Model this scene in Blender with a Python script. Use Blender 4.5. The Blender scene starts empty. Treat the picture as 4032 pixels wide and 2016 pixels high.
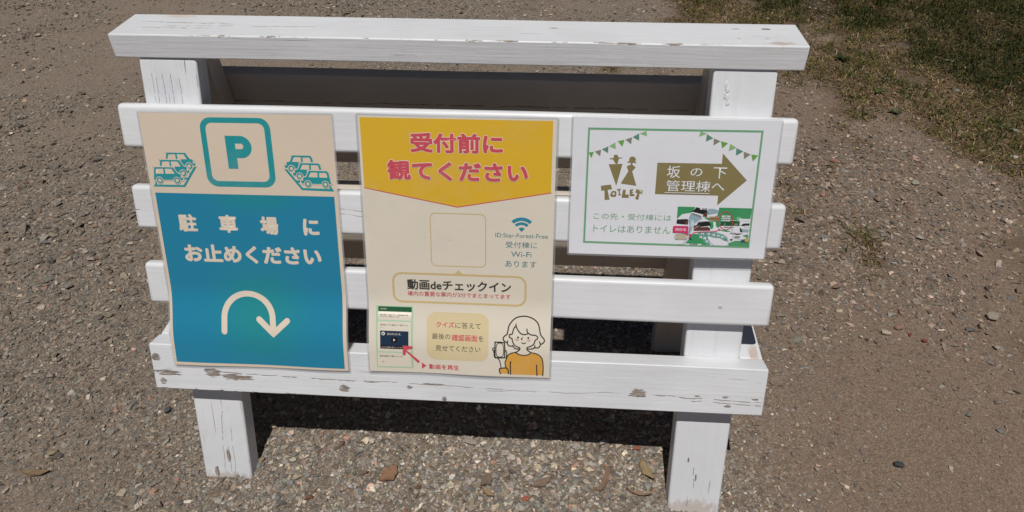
import bpy, bmesh, math, random
import numpy as np
from mathutils import Vector, Matrix

random.seed(7)
rng = np.random.default_rng(11)
scene = bpy.context.scene
COL = scene.collection

# ------------------------------------------------------------------ camera
cam_data = bpy.data.cameras.new('camera')
cam = bpy.data.objects.new('camera', cam_data)
COL.objects.link(cam)
scene.camera = cam
YAW, PITCH, ROLL = -0.0742, 0.6493, -0.0099
F = Vector((math.sin(YAW)*math.cos(PITCH), math.cos(YAW)*math.cos(PITCH), -math.sin(PITCH)))
R0 = Vector((math.cos(YAW), -math.sin(YAW), 0))
U0 = R0.cross(F)
R = R0*math.cos(ROLL) + U0*math.sin(ROLL)
U = U0*math.cos(ROLL) - R0*math.sin(ROLL)
cam.matrix_world = Matrix(((R.x, U.x, -F.x, 0.1343), (R.y, U.y, -F.y, -0.8050), (R.z, U.z, -F.z, 1.1532), (0, 0, 0, 1)))
cam_data.sensor_width = 36
cam_data.lens = 36*2906.2/4032
cam_data.clip_start = 0.02
cam_data.clip_end = 400
scene.render.resolution_x, scene.render.resolution_y = 1024, 512

# ------------------------------------------------------------------ light
SUN_EL = math.radians(65.3)
SUN_AZ = math.radians(181.0)          # clockwise from +Y: the sun stands behind the camera
world = bpy.data.worlds.new('World')
scene.world = world
world.use_nodes = True
wn = world.node_tree
bg = wn.nodes['Background']
sky = wn.nodes.new('ShaderNodeTexSky')
sky.sky_type = 'NISHITA'
sky.sun_disc = False
sky.sun_elevation = SUN_EL
sky.sun_rotation = SUN_AZ
sky.altitude = 600
sky.air_density = 0.38
sky.dust_density = 0.2
wn.links.new(sky.outputs[0], bg.inputs[0])
bg.inputs[1].default_value = 0.05
sun_data = bpy.data.lights.new('sun', 'SUN')
sun_data.energy = 5.0
sun_data.angle = math.radians(0.5)
sun_data.color = (1.0, 0.968, 0.92)
sun = bpy.data.objects.new('sun', sun_data)
COL.objects.link(sun)
to_sun = Vector((math.sin(SUN_AZ)*math.cos(SUN_EL), math.cos(SUN_AZ)*math.cos(SUN_EL), math.sin(SUN_EL)))
sun.rotation_euler = (-to_sun).to_track_quat('-Z', 'Y').to_euler()
sun.location = to_sun*6
vs = scene.view_settings
vs.view_transform = 'Standard'
vs.look = 'None'
vs.gamma = 1
vs.use_curve_mapping = False
vs.exposure = -0.60

# ------------------------------------------------------------------ node helpers
class NT:
    def __init__(self, name):
        self.m = bpy.data.materials.new(name)
        self.m.use_nodes = True
        self.t = self.m.node_tree
        self.b = self.t.nodes['Principled BSDF']
    def n(self, kind, **kw):
        nd = self.t.nodes.new('ShaderNode' + kind)
        for k, v in kw.items():
            setattr(nd, k, v)
        return nd
    def l(self, a, b):
        self.t.links.new(a, b)
    def val(self, sock, v):
        if hasattr(v, 'is_linked'):
            self.l(v, sock)
        else:
            sock.default_value = v
    def math(self, op, a, b=0.0, c=0.0, clamp=False):
        nd = self.n('Math', operation=op, use_clamp=clamp)
        for s, v in zip(nd.inputs, (a, b, c)):
            self.val(s, v)
        return nd.outputs[0]
    def step(self, x, lo, hi, a=0.0, b=1.0):
        nd = self.n('MapRange', interpolation_type='SMOOTHSTEP')
        for s, v in zip(nd.inputs, (x, lo, hi, a, b)):
            self.val(s, v)
        return nd.outputs[0]
    def mix(self, f, a, b):
        nd = self.n('Mix', data_type='RGBA')
        self.val(nd.inputs[0], f)
        for s, v in ((nd.inputs[6], a), (nd.inputs[7], b)):
            self.val(s, (*v, 1) if isinstance(v, tuple) and len(v) == 3 else v)
        return nd.outputs[2]
    def noise(self, vec, scale, detail=3.0, rough=.55):
        nd = self.n('TexNoise')
        if vec is not None:
            self.l(vec, nd.inputs['Vector'])
        nd.inputs['Scale'].default_value = scale
        nd.inputs['Detail'].default_value = detail
        nd.inputs['Roughness'].default_value = rough
        return nd.outputs[0]
    def scaled(self, vec, s):
        nd = self.n('VectorMath', operation='MULTIPLY')
        self.l(vec, nd.inputs[0])
        nd.inputs[1].default_value = s
        return nd.outputs[0]
    def bump(self, h, dist, strength=1.0):
        nd = self.n('Bump')
        nd.inputs['Strength'].default_value = strength
        nd.inputs['Distance'].default_value = dist
        self.l(h, nd.inputs['Height'])
        self.l(nd.outputs[0], self.b.inputs['Normal'])

def wood(name, knots=(), cracks=0.0, edge=None, paint=(.765, .778, .80), grain=1.0, seed=0.0, stains=(), lines=()):
    """white paint on softwood; x of the object runs along the grain. knots: (x, y, rx, ry)"""
    w = NT(name)
    tc = w.n('TexCoord').outputs['Object']
    off = w.n('VectorMath', operation='ADD')
    w.l(tc, off.inputs[0]); off.inputs[1].default_value = (seed, seed*.37, seed*.71)
    p = off.outputs[0]
    sep = w.n('SeparateXYZ'); w.l(tc, sep.inputs[0])
    X, Y, Z = sep.outputs
    g1 = w.noise(w.scaled(p, (5, 120, 120)), 1.0, 4)
    g2 = w.noise(w.scaled(p, (14, 420, 420)), 1.0, 2)
    lo = w.noise(p, 7.0, 4)
    fine = w.noise(p, 160.0, 3)
    base = w.mix(w.step(lo, .35, .68), tuple(c*.93 for c in paint), paint)
    base = w.mix(w.math('MULTIPLY', w.step(g1, .50, .72), .34), base, (paint[0]*.84, paint[1]*.83, paint[2]*.82))
    specks = w.step(w.noise(p, 240.0, 2), .73, .80)
    base = w.mix(w.math('MULTIPLY', specks, .3), base, (.42, .38, .33))
    masks = []
    if cracks > 0:
        c = w.step(w.noise(w.scaled(p, (7, 260, 260)), 1.0, 2), .735 - cracks*.05, .775 - cracks*.05)
        where = w.step(w.noise(w.scaled(p, (4, 18, 18)), 1.0, 2), .50 - cracks*.1, .62)
        masks.append(w.math('MULTIPLY', w.math('MULTIPLY', c, where), .85))
    streak = w.noise(w.scaled(p, (28, 300, 300)), 1.0, 3)
    wob = w.math('ADD', w.math('MULTIPLY', fine, .55), w.math('MULTIPLY', streak, 1.5))
    for (kx, ky, rx, ry) in knots:
        a = w.math('DIVIDE', w.math('SUBTRACT', X, kx), rx)
        b = w.math('DIVIDE', w.math('SUBTRACT', Y, ky), ry)
        d = w.math('SQRT', w.math('ADD', w.math('MULTIPLY', a, a), w.math('MULTIPLY', b, b)))
        d = w.math('ADD', d, wob)
        flk = w.step(w.noise(w.scaled(p, (45, 520, 520)), 1.0, 3, .7), .36, .50)
        core = w.step(d, 1.28, 1.12)
        masks.append(w.math('MULTIPLY', w.step(d, 1.84, 1.60), w.math('MAXIMUM', flk, w.math('MULTIPLY', core, .7))))
    for (x0, y0, x1, y1, wd) in lines:       # long drying checks
        t = w.math('DIVIDE', w.math('SUBTRACT', X, x0), x1 - x0)
        yy = w.math('ADD', w.math('MULTIPLY', t, y1 - y0), y0)
        yy = w.math('ADD', yy, w.math('MULTIPLY', w.math('SUBTRACT', w.noise(w.scaled(p, (14, 0, 0)), 1.0, 2), .5), .012))
        dd = w.math('ABSOLUTE', w.math('SUBTRACT', Y, yy))
        mk = w.step(dd, wd, wd*.4)
        gap = w.step(w.noise(w.scaled(p, (30, 0, 0)), 1.0, 2), .42, .5)
        inn = w.math('MULTIPLY', w.step(t, 0.0, .05), w.step(t, 1.0, .95))
        masks.append(w.math('MULTIPLY', w.math('MULTIPLY', mk, gap), w.math('MULTIPLY', inn, w.step(fine, .3, .6, .35, .9))))
    if edge:                                 # paint flaked off along one edge
        y0, z0, xa, xb, amt = edge
        a = w.math('SUBTRACT', Y, y0); b = w.math('SUBTRACT', Z, z0)
        d = w.math('SQRT', w.math('ADD', w.math('MULTIPLY', a, a), w.math('MULTIPLY', b, b)))
        lim = w.math('MULTIPLY', w.math('SUBTRACT', w.noise(w.scaled(p, (34, 90, 90)), 1.0, 4, .7), .5), amt)
        inn = w.math('MULTIPLY', w.step(X, xa, xa + .12), w.step(X, xb, xb - .12))
        masks.append(w.math('MULTIPLY', w.step(w.math('SUBTRACT', d, lim), .0012, -.0004), inn))
    mask = None
    for m_ in masks:
        mask = m_ if mask is None else w.math('MAXIMUM', mask, m_)
    h = w.math('ADD', w.math('MULTIPLY', g1, .7), w.math('MULTIPLY', g2, .3))
    h = w.math('ADD', h, w.math('MULTIPLY', w.noise(p, 35.0, 3), .8))
    for (sx, sy, rx, ry, col) in stains:
        a = w.math('DIVIDE', w.math('SUBTRACT', X, sx), rx)
        b = w.math('DIVIDE', w.math('SUBTRACT', Y, sy), ry)
        d = w.math('SQRT', w.math('ADD', w.math('MULTIPLY', a, a), w.math('MULTIPLY', b, b)))
        d = w.math('ADD', d, w.math('MULTIPLY', w.math('SUBTRACT', w.noise(w.scaled(p, (45, 130, 130)), 1.0, 5, .7), .5), 2.6))
        base = w.mix(w.math('MULTIPLY', w.step(d, 1.0, .4), .55), base, col)
    if mask is not None:
        bare = w.mix(w.step(streak, .35, .65), (.20, .155, .125), (.42, .345, .285))
        base = w.mix(mask, base, bare)
        h = w.math('SUBTRACT', h, w.math('MULTIPLY', mask, 1.2))
        w.l(w.step(mask, 0.0, 1.0, .42, .85), w.b.inputs['Roughness'])
    else:
        w.b.inputs['Roughness'].default_value = .42
    w.l(base, w.b.inputs['Base Color'])
    w.bump(h, .0011*grain, .8)
    return w.m

def tag(o, label=None, cat=None, group=None, kind=None):
    for k, v in (('label', label), ('category', cat), ('group', group), ('kind', kind)):
        if v:
            o[k] = v
    return o

def empty(name, loc, rz=0.0):
    o = bpy.data.objects.new(name, None)
    o.empty_display_size = .05
    COL.objects.link(o)
    o.location = loc
    o.rotation_euler = (0, 0, rz)
    return o

def link(name, me, mats, parent=None, mw=None):
    o = bpy.data.objects.new(name, me)
    COL.objects.link(o)
    for m in (mats if isinstance(mats, (list, tuple)) else [mats]):
        me.materials.append(m)
    mw = mw or Matrix.Identity(4)
    if parent is not None:
        o.parent = parent
        pm = Matrix.Identity(4)
        q = parent
        while q is not None:                 # local chain, valid before the first depsgraph update
            pm = (Matrix.Translation(q.location) @ q.rotation_euler.to_matrix().to_4x4()) @ pm
            q = q.parent
        mw = pm.inverted() @ mw
    o.location = mw.to_translation()
    o.rotation_euler = mw.to_euler()
    return o

def frame(origin, ex, ey, ez):
    ex, ey, ez = Vector(ex), Vector(ey), Vector(ez)
    return Matrix(((ex.x, ey.x, ez.x, origin[0]), (ex.y, ey.y, ez.y, origin[1]), (ex.z, ey.z, ez.z, origin[2]), (0, 0, 0, 1)))

def box_bm(sx, sy, sz, bev=.0015, seg=1, warp=0.0, cuts=14):
    """a sawn timber centred on its origin, edges eased, very slightly out of true"""
    bm = bmesh.new()
    bmesh.ops.create_cube(bm, size=1)
    bmesh.ops.scale(bm, vec=(sx, sy, sz), verts=bm.verts)
    bmesh.ops.bevel(bm, geom=list(bm.edges), offset=bev, segments=seg, profile=.5, affect='EDGES')
    if warp:
        for k in range(1, cuts):
            x = -sx/2 + sx*k/cuts
            bmesh.ops.bisect_plane(bm, geom=bm.verts[:] + bm.edges[:] + bm.faces[:], plane_co=(x, 0, 0), plane_no=(1, 0, 0))
        ph = random.uniform(0, 6)
        for v in bm.verts:
            v.co.y += warp*math.sin(v.co.x*5.1 + ph) + warp*.4*math.sin(v.co.x*17 + ph*2 + (3 if v.co.y > 0 else 0))
            v.co.z += warp*.5*math.sin(v.co.x*6.3 + ph*1.7)
    bm.normal_update()
    for f in bm.faces:                       # only the eased edges are round
        f.smooth = seg > 1 and max(abs(c) for c in f.normal) < .994
    return bm

def bm_mesh(name, bm):
    me = bpy.data.meshes.new(name)
    bm.normal_update()
    bm.to_mesh(me)
    bm.free()
    return me

def np_mesh(name, V, faces, col=None, smooth=False):
    """faces: list of (n, k) integer arrays"""
    me = bpy.data.meshes.new(name)
    me.vertices.add(len(V))
    me.vertices.foreach_set('co', np.asarray(V, np.float32).ravel())
    loops = np.concatenate([f.ravel() for f in faces]).astype(np.int32)
    starts, s = [], 0
    for f in faces:
        starts.append(s + np.arange(len(f))*f.shape[1]); s += f.size
    starts = np.concatenate(starts).astype(np.int32)
    me.loops.add(len(loops)); me.loops.foreach_set('vertex_index', loops)
    me.polygons.add(len(starts)); me.polygons.foreach_set('loop_start', starts)
    me.polygons.foreach_set('use_smooth', np.full(len(starts), smooth, bool))
    if col is not None:
        a = me.attributes.new('tone', 'FLOAT_COLOR', 'POINT')
        c = np.ones((len(V), 4), np.float32); c[:, :3] = col
        a.data.foreach_set('color', c.ravel())
    me.update(calc_edges=True)
    me.validate()
    return me

# ------------------------------------------------------------------ ground
class Fbm:
    def __init__(self, seed, base, octs=4):
        g = np.random.default_rng(seed)
        self.w = []
        for o in range(octs):
            for k in range(5):
                a = g.uniform(0, 2*np.pi); f = base*2**o*g.uniform(.7, 1.4)
                self.w.append((f*np.cos(a), f*np.sin(a), g.uniform(0, 6.28), .6**o))
    def __call__(self, x, y):
        s = 0
        for a, b, p, m in self.w:
            s = s + m*np.sin(a*x + b*y + p)
        return s/3.2                     # roughly -1 .. 1
f_h, f_g, f_e, f_c = Fbm(1, 5.0), Fbm(2, 3.2), Fbm(3, 5.0), Fbm(4, 6.0)

def height(x, y):
    return .0035*f_h(x, y) + .0015*f_c(x*4, y*4) - .020*np.exp(-((x - .42)/.13)**2 - ((y + .03)/.11)**2)

EDGE_Y = np.array([-3., .94, 1.14, 1.33, 1.60, 1.87, 2.45, 2.75, 4.0, 8.0])
EDGE_X = np.array([3.2, 1.66, 1.50, 1.30, 1.12, 1.0, .80, .58, -.2, -2.0])
GRN_Y = np.array([-3., 1.55, 1.70, 1.92, 2.15, 2.57, 2.77, 4.0, 8.0])
GRN_X = np.array([4.6, 2.6, 1.85, 1.50, 1.37, 1.30, 1.0, .3, -1.2])
def grassy(x, y):                        # 0 .. 1, ragged edge
    return np.clip((x - np.interp(y, EDGE_Y, EDGE_X))/.75 + .5 + .62*f_e(x*1.7, y*1.7) + .42*f_c(x*2.3, y*2.3), 0, 1)
def greeny(x, y):
    return np.clip((x - np.interp(y, GRN_Y, GRN_X))/.45 + .5 + 1.25*f_e(x*1.5 + 3, y*1.5) + .5*f_c(x*2, y*2), 0, 1)
def stony(x, y):
    g = .68 + .55*f_g(x, y) - .16/(1 + np.exp((x + .62)/.08))
    g = g + .55*np.exp(-((x + .02)/.42)**4 - ((y - .0)/.22)**4)
    low = 1/(1 + np.exp(-(x - .55)/.05))/(1 + np.exp((y - .52 - .15*f_g(x*2, y*2))/.08))
    g = g*(1 - .72*low)
    g = g*(1 - .86*grassy(x, y))
    return np.clip(g, .05, 1)

def axis(lo, hi, step, far):
    c = list(np.arange(lo, hi + 1e-6, step)); s = step; a, b = [], []
    x = hi
    while x < far:
        s *= 1.25; x += s; b.append(x)
    s = step; x = lo
    while x > -far:
        s *= 1.25; x -= s; a.append(x)
    return np.array(a[::-1] + c + b)
gx, gy = axis(-3.0, 3.2, .016, 90), axis(-1.0, 4.2, .016, 90)
GX, GY = np.meshgrid(gx, gy)
GZ = height(GX, GY)*np.clip(6 - np.hypot(GX, GY - 1)/1.5, 0, 1)
nx, ny = len(gx), len(gy)
idx = np.arange(nx*ny).reshape(ny, nx)
quads = np.stack([idx[:-1, :-1], idx[:-1, 1:], idx[1:, 1:], idx[1:, :-1]], -1).reshape(-1, 4)
masks = np.stack([stony(GX, GY), grassy(GX, GY), greeny(GX, GY)], -1).reshape(-1, 3)
me = np_mesh('ground', np.stack([GX, GY, GZ], -1).reshape(-1, 3), [quads], masks, smooth=True)

w = NT('gritty dirt')
pos = w.n('NewGeometry').outputs['Position']
at = w.n('Attribute', attribute_name='tone')
sp = w.n('SeparateColor'); w.l(at.outputs['Color'], sp.inputs[0])
ST, GR, GN = sp.outputs
warp = w.n('VectorMath', operation='ADD')
nz = w.n('TexNoise'); nz.inputs['Scale'].default_value = 90; w.l(pos, nz.inputs['Vector'])
sc_ = w.scaled(nz.outputs['Color'], (.006, .006, .006)); w.l(pos, warp.inputs[0]); w.l(sc_, warp.inputs[1])
def cells(scale, ang):
    v = w.n('TexVoronoi', feature='F1'); v.inputs['Scale'].default_value = scale
    w.l(warp.outputs[0], v.inputs['Vector']); v.inputs['Randomness'].default_value = 1.0
    return v
v1, v2, v3 = cells(120, 0), cells(260, 1), cells(520, 2)
def palette(v, stops):
    s = w.n('SeparateColor'); w.l(v.outputs['Color'], s.inputs[0])
    r = w.n('ValToRGB'); r.color_ramp.interpolation = 'CONSTANT'
    els = r.color_ramp.elements
    while len(els) < len(stops): els.new(.5)
    for e, (p, c) in zip(els, stops):
        e.position = p; e.color = (*c, 1)
    w.l(s.outputs[0], r.inputs[0])
    return r.outputs[0], s.outputs[1]
PAL = [(0, (.165, .150, .128)), (.16, (.27, .232, .188)), (.34, (.21, .163, .122)), (.52, (.29, .252, .208)), (.66, (.19, .183, .170)), (.8, (.325, .256, .194)), (.9, (.12, .108, .095)), (.95, (.37, .33, .275))]
c1, h1 = palette(v1, PAL)
c2, h2 = palette(v2, PAL)
c3, h3 = palette(v3, PAL)
lo = w.noise(pos, 2.6, 4)
soil = w.mix(w.step(lo, .38, .62), (.215, .160, .118), (.275, .210, .158))
soil = w.mix(w.step(w.noise(pos, 700, 2), .35, .65), w.mix(.35, soil, (.06, .045, .035)), soil)
fine = w.mix(w.step(h3, .35, .4), soil, c3)
f2 = w.math('LESS_THAN', h2, w.math('ADD', .15, w.math('MULTIPLY', ST, .5)))
col = w.mix(f2, fine, c2)
f1 = w.math('LESS_THAN', h1, w.math('MULTIPLY', ST, .35))
col = w.mix(f1, col, c1)
thatch = w.mix(w.step(w.noise(pos, 220, 3), .4, .6), (.045, .034, .020), (.175, .125, .070))
sx = w.n('SeparateXYZ'); w.l(pos, sx.inputs[0])
red = w.step(w.math('ADD', sx.outputs[0], w.math('MULTIPLY', w.math('SUBTRACT', lo, .5), .8)), .35, .75)
col = w.mix(w.math('MULTIPLY', red, .45), col, w.mix(w.step(h3, .2, .8), (.17, .115, .08), (.29, .20, .142)))
col = w.mix(w.math('MULTIPLY', GR, .6), col, thatch)
col = w.mix(w.math('MULTIPLY', GN, .7), col, (.035, .034, .018))
gain = w.n('VectorMath', operation='SCALE'); w.l(col, gain.inputs[0]); w.l(w.math('ADD', 1.06, w.math('MULTIPLY', GR, -.16)), gain.inputs['Scale'])
hue = w.n('VectorMath', operation='MULTIPLY'); w.l(gain.outputs[0], hue.inputs[0]); hue.inputs[1].default_value = (1.01, .97, .945)
w.l(hue.outputs[0], w.b.inputs['Base Color'])
w.b.inputs['Roughness'].default_value = .95
w.b.inputs['Specular IOR Level'].default_value = .15
hh = w.math('ADD', w.math('MULTIPLY', w.math('SUBTRACT', 1, v2.outputs['Distance']), w.math('MULTIPLY', f2, 1.0)), w.math('MULTIPLY', w.math('SUBTRACT', 1, v1.outputs['Distance']), w.math('MULTIPLY', f1, 1.6)))
hh = w.math('ADD', hh, w.math('MULTIPLY', w.noise(pos, 420, 4, .7), 1.1))
w.bump(hh, .0022, 1.0)
ground = link('ground', me, w.m)
tag(ground, 'brown gritty dirt forecourt with patches of bare soil', 'ground', kind='structure')

# ------------------------------------------------------------------ stones
def hull(points):
    bm = bmesh.new()
    for p in points: bm.verts.new(p)
    r = bmesh.ops.convex_hull(bm, input=bm.verts)
    bmesh.ops.delete(bm, geom=list(set(g for g in r['geom_interior'] + r['geom_unused'] if isinstance(g, bmesh.types.BMVert))), context='VERTS')
    bmesh.ops.triangulate(bm, faces=bm.faces[:])
    bm.verts.index_update()
    V = np.array([v.co[:] for v in bm.verts]); T = np.array([[v.index for v in f.verts] for f in bm.faces])
    bm.free()
    return V, T
def chip_points(n, flat=1.0):
    p = rng.normal(size=(n, 3)); p /= np.linalg.norm(p, axis=1)[:, None]
    p *= rng.uniform(.72, 1.05, (n, 1))
    p[:, 2] = np.clip(p[:, 2], -.75, rng.uniform(.45, .85))
    return p
TEMPL = [hull(chip_points(n)) for n in (9, 10, 10, 11, 12, 12, 13, 14)]
def rot_z(a):
    c, s = np.cos(a), np.sin(a); z = np.zeros_like(a); o = np.ones_like(a)
    return np.stack([c, -s, z, s, c, z, z, z, o], -1).reshape(-1, 3, 3)
def rot_x(a):
    c, s = np.cos(a), np.sin(a); z = np.zeros_like(a); o = np.ones_like(a)
    return np.stack([o, z, z, z, c, -s, z, s, c], -1).reshape(-1, 3, 3)
TONES = np.array([(.175, .178, .172), (.225, .215, .195), (.275, .225, .172), (.36, .305, .24), (.092, .092, .092), (.25, .125, .088), (.165, .122, .088), (.30, .265, .225), (.195, .195, .172), (.145, .148, .155)])
def scatter(x0, x1, y0, y1, per, med, sig, lo, hi):
    n = int((x1 - x0)*(y1 - y0)*per)
    x = rng.uniform(x0, x1, n); y = rng.uniform(y0, y1, n)
    k = rng.uniform(0, 1, n) < stony(x, y)
    x, y = x[k], y[k]
    L = np.clip(np.exp(rng.normal(np.log(med), sig, len(x))), lo, hi)
    return x, y, L
parts = [scatter(-1.25, 1.35, -.3, .7, 26000, .0062, .45, .0030, .022),
         scatter(-2.1, 2.1, .7, 1.6, 13000, .0080, .42, .0045, .026),
         scatter(-3.0, 3.0, 1.6, 3.3, 5200, .0098, .42, .006, .030),
         scatter(.55, 1.8, .40, 1.35, 5200, .0125, .40, .007, .034),
         scatter(-2.8, -.7, .5, 2.9, 2600, .0145, .40, .008, .038),
         scatter(-1.2, -.5, -.25, .5, 3500, .0115, .4, .007, .026),
         scatter(-.58, -.34, -.07, .09, 16000, .0070, .4, .004, .016), scatter(.28, .52, -.10, .09, 16000, .0070, .4, .004, .016),
         scatter(-.46, .42, -.25, .75, 13000, .0100, .36, .005, .028)]
x, y, L = (np.concatenate(a) for a in zip(*parts))
far_wide = rng.uniform(0, 1, len(x))
N = len(x)
cw = np.array([.17, .15, .16, .07, .06, .035, .13, .09, .09, .045])
tone = TONES[rng.choice(10, N, p=cw/cw.sum())]
warm = np.clip((x - .45)/.3, 0, 1)[:, None]*(rng.uniform(0, 1, (N, 1)) < .6)
tone = tone*(1 - warm*.5) + np.array((.27, .165, .118))*warm*.5
left = np.clip((-x - .45)/.3, 0, 1)[:, None]*.3
tone = tone*(1 - left) + np.array((.178, .140, .106))*left
heap = np.exp(-np.abs(x - .05 + .08*f_g(x*2, y*2))**2/.22 - np.abs(y + .05)**2/.5)[:, None]
dust = rng.uniform(.0, .6, (N, 1))
tone = tone*(1 - dust) + np.array((.205, .178, .148))*dust
tone = tone*np.array((.90, .88, .855))*(1.30 + .62*heap)*np.exp(rng.normal(-.02, .36, (N, 1)))*rng.uniform(.96, 1.04, (N, 3))
half = L/2
dims = np.stack([half, half*rng.uniform(.5, .95, N), half*rng.uniform(.25, .68, N)], -1)
rotm = rot_z(rng.uniform(0, 6.28, N)) @ rot_x(rng.normal(0, .20, N)) @ rot_z(rng.uniform(0, 6.28, N))
ctr = np.stack([x, y, height(x, y) + dims[:, 2]*rng.uniform(.05, .75, N)], -1)
pick = rng.integers(0, len(TEMPL), N)
Vs, Ts, Cs, base = [], [], [], 0
for k, (tv, tt) in enumerate(TEMPL):
    s = np.where(pick == k)[0]
    loc = tv[None]*dims[s][:, None]
    W = np.einsum('nij,nvj->nvi', rotm[s], loc) + ctr[s][:, None]
    Vs.append(W.reshape(-1, 3)); Cs.append(np.repeat(tone[s], len(tv), 0))
    Ts.append((tt[None] + base + (np.arange(len(s))*len(tv))[:, None, None]).reshape(-1, 3)); base += len(s)*len(tv)
w = NT('crushed stone')
at = w.n('Attribute', attribute_name='tone')
pos = w.n('NewGeometry').outputs['Position']
w.l(w.mix(w.math('MULTIPLY', w.step(w.noise(pos, 300, 3), .4, .66), .45), at.outputs['Color'], (.15, .125, .10)), w.b.inputs['Base Color'])
w.b.inputs['Roughness'].default_value = .9
w.b.inputs['Specular IOR Level'].default_value = .2
w.bump(w.noise(pos, 900, 3), .0006, .7)
STONE = w.m
gravel = link('gravel', np_mesh('gravel', np.concatenate(Vs), [np.concatenate(Ts)], np.concatenate(Cs)), STONE)
tag(gravel, 'loose crushed grey, tan and reddish gravel covering the dirt', 'gravel', kind='stuff')

# ------------------------------------------------------------------ grass
def blades(n, x0, x1, y0, y1, seed):
    g = np.random.default_rng(seed)
    x = g.uniform(x0, x1, n); y = g.uniform(y0, y1, n)
    gr = grassy(x, y)
    k = (g.uniform(0, 1, n) < gr**1.6) & (f_c(x*4, y*4) > -.85 + .75*(1 - gr) - .5*greeny(x, y))
    x, y = x[k], y[k]; n = len(x)
    gn = greeny(x, y)
    tuft = .5 + .5*f_c(x*2.6 + 1, y*2.6)
    green = g.uniform(0, 1, n) < np.clip(.10 + .45*tuft*(1 - gn) + .62*gn - .55*gn*np.clip((.50 - tuft)*6, 0, 1), 0, 1)
    a = g.uniform(0, 6.28, n)
    Lb = g.uniform(.014, .040, n)*(1 + .35*gn)
    el = np.where(green, g.uniform(.35, 1.25, n), g.uniform(.05, .7, n))
    wd = g.uniform(.0008, .0019, n)
    d = np.stack([np.cos(a), np.sin(a)], -1)
    sd = np.stack([-d[:, 1], d[:, 0]], -1)
    b0 = np.stack([x, y, height(x, y) + .0005], -1)
    def at_(t, drop):
        p = b0.copy(); p[:, :2] += d*(Lb*np.cos(el)*t)[:, None]; p[:, 2] += Lb*np.sin(el)*t - Lb*drop*np.cos(el)*t*t*.5
        p[:, 2] = np.maximum(p[:, 2], b0[:, 2] + .0006)
        return p
    m, t = at_(.55, .5), at_(1.0, .8)
    s3 = np.concatenate([sd, np.zeros((n, 1))], -1)*wd[:, None]
    V = np.stack([b0 - s3, b0 + s3, m + s3*.8, m - s3*.8, t], 1).reshape(-1, 3)
    i = np.arange(n)[:, None]*5
    Q = i + np.array([[0, 1, 2, 3]]); T = i + np.array([[3, 2, 4]])
    pal_d = np.array([(.27, .195, .10), (.18, .125, .062), (.36, .27, .155), (.10, .073, .040), (.20, .11, .065)])
    pal_g = np.array([(.046, .062, .012), (.085, .086, .018), (.028, .048, .012), (.13, .115, .028)])
    c = np.where(green[:, None], pal_g[g.integers(0, 4, n)]*(1 - .42*gn)[:, None], pal_d[g.integers(0, 5, n)]*(1 - .22*gn)[:, None])*g.uniform(.75, 1.25, (n, 1))
    return V, Q, T, np.repeat(c, 5, 0)
def leaflets(n, seed):
    g = np.random.default_rng(seed)
    x = g.uniform(.6, 3.2, n); y = g.uniform(.9, 3.6, n)
    gn = greeny(x, y)*grassy(x, y)
    k = g.uniform(0, 1, n) < gn**2*.9 + .02*grassy(x, y)
    x, y = x[k], y[k]; n = len(x)
    r = g.uniform(.0025, .006, n); a = g.uniform(0, 6.28, n)
    z = height(x, y) + g.uniform(.004, .02, n)
    tl = rot_z(a) @ rot_x(g.normal(0, .5, n))
    P = np.array([(-1, 0, 0), (-.2, .75, .12), (1, .25, 0), (1, -.25, 0), (-.2, -.75, .12)])
    V = (np.einsum('nij,vj->nvi', tl, P)*r[:, None, None] + np.stack([x, y, z], -1)[:, None]).reshape(-1, 3)
    F5 = np.arange(n)[:, None]*5 + np.array([[0, 4, 3, 2, 1]])
    c = np.array([(.028, .040, .018), (.040, .052, .020), (.055, .055, .028), (.07, .03, .022)])[g.choice(4, n, p=(.4, .35, .2, .05))]*g.uniform(.7, 1.3, (n, 1))
    return V, F5, np.repeat(c, 5, 0)
V1, Q1, T1, C1 = blades(270000, .3, 3.3, .5, 3.7, 5)
V2, F2, C2 = leaflets(60000, 6)
w = NT('grass blades')
at = w.n('Attribute', attribute_name='tone')
w.l(at.outputs['Color'], w.b.inputs['Base Color'])
w.b.inputs['Roughness'].default_value = .6
w.b.inputs['Specular IOR Level'].default_value = .08
GRASS = w.m
grass = link('grass', np_mesh('grass', np.concatenate([V1, V2]), [Q1, T1, F2 + len(V1)], np.concatenate([C1, C2])), GRASS)
tag(grass, 'short dry straw coloured and dark green grass at the edge of the gravel', 'grass', kind='stuff')

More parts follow.
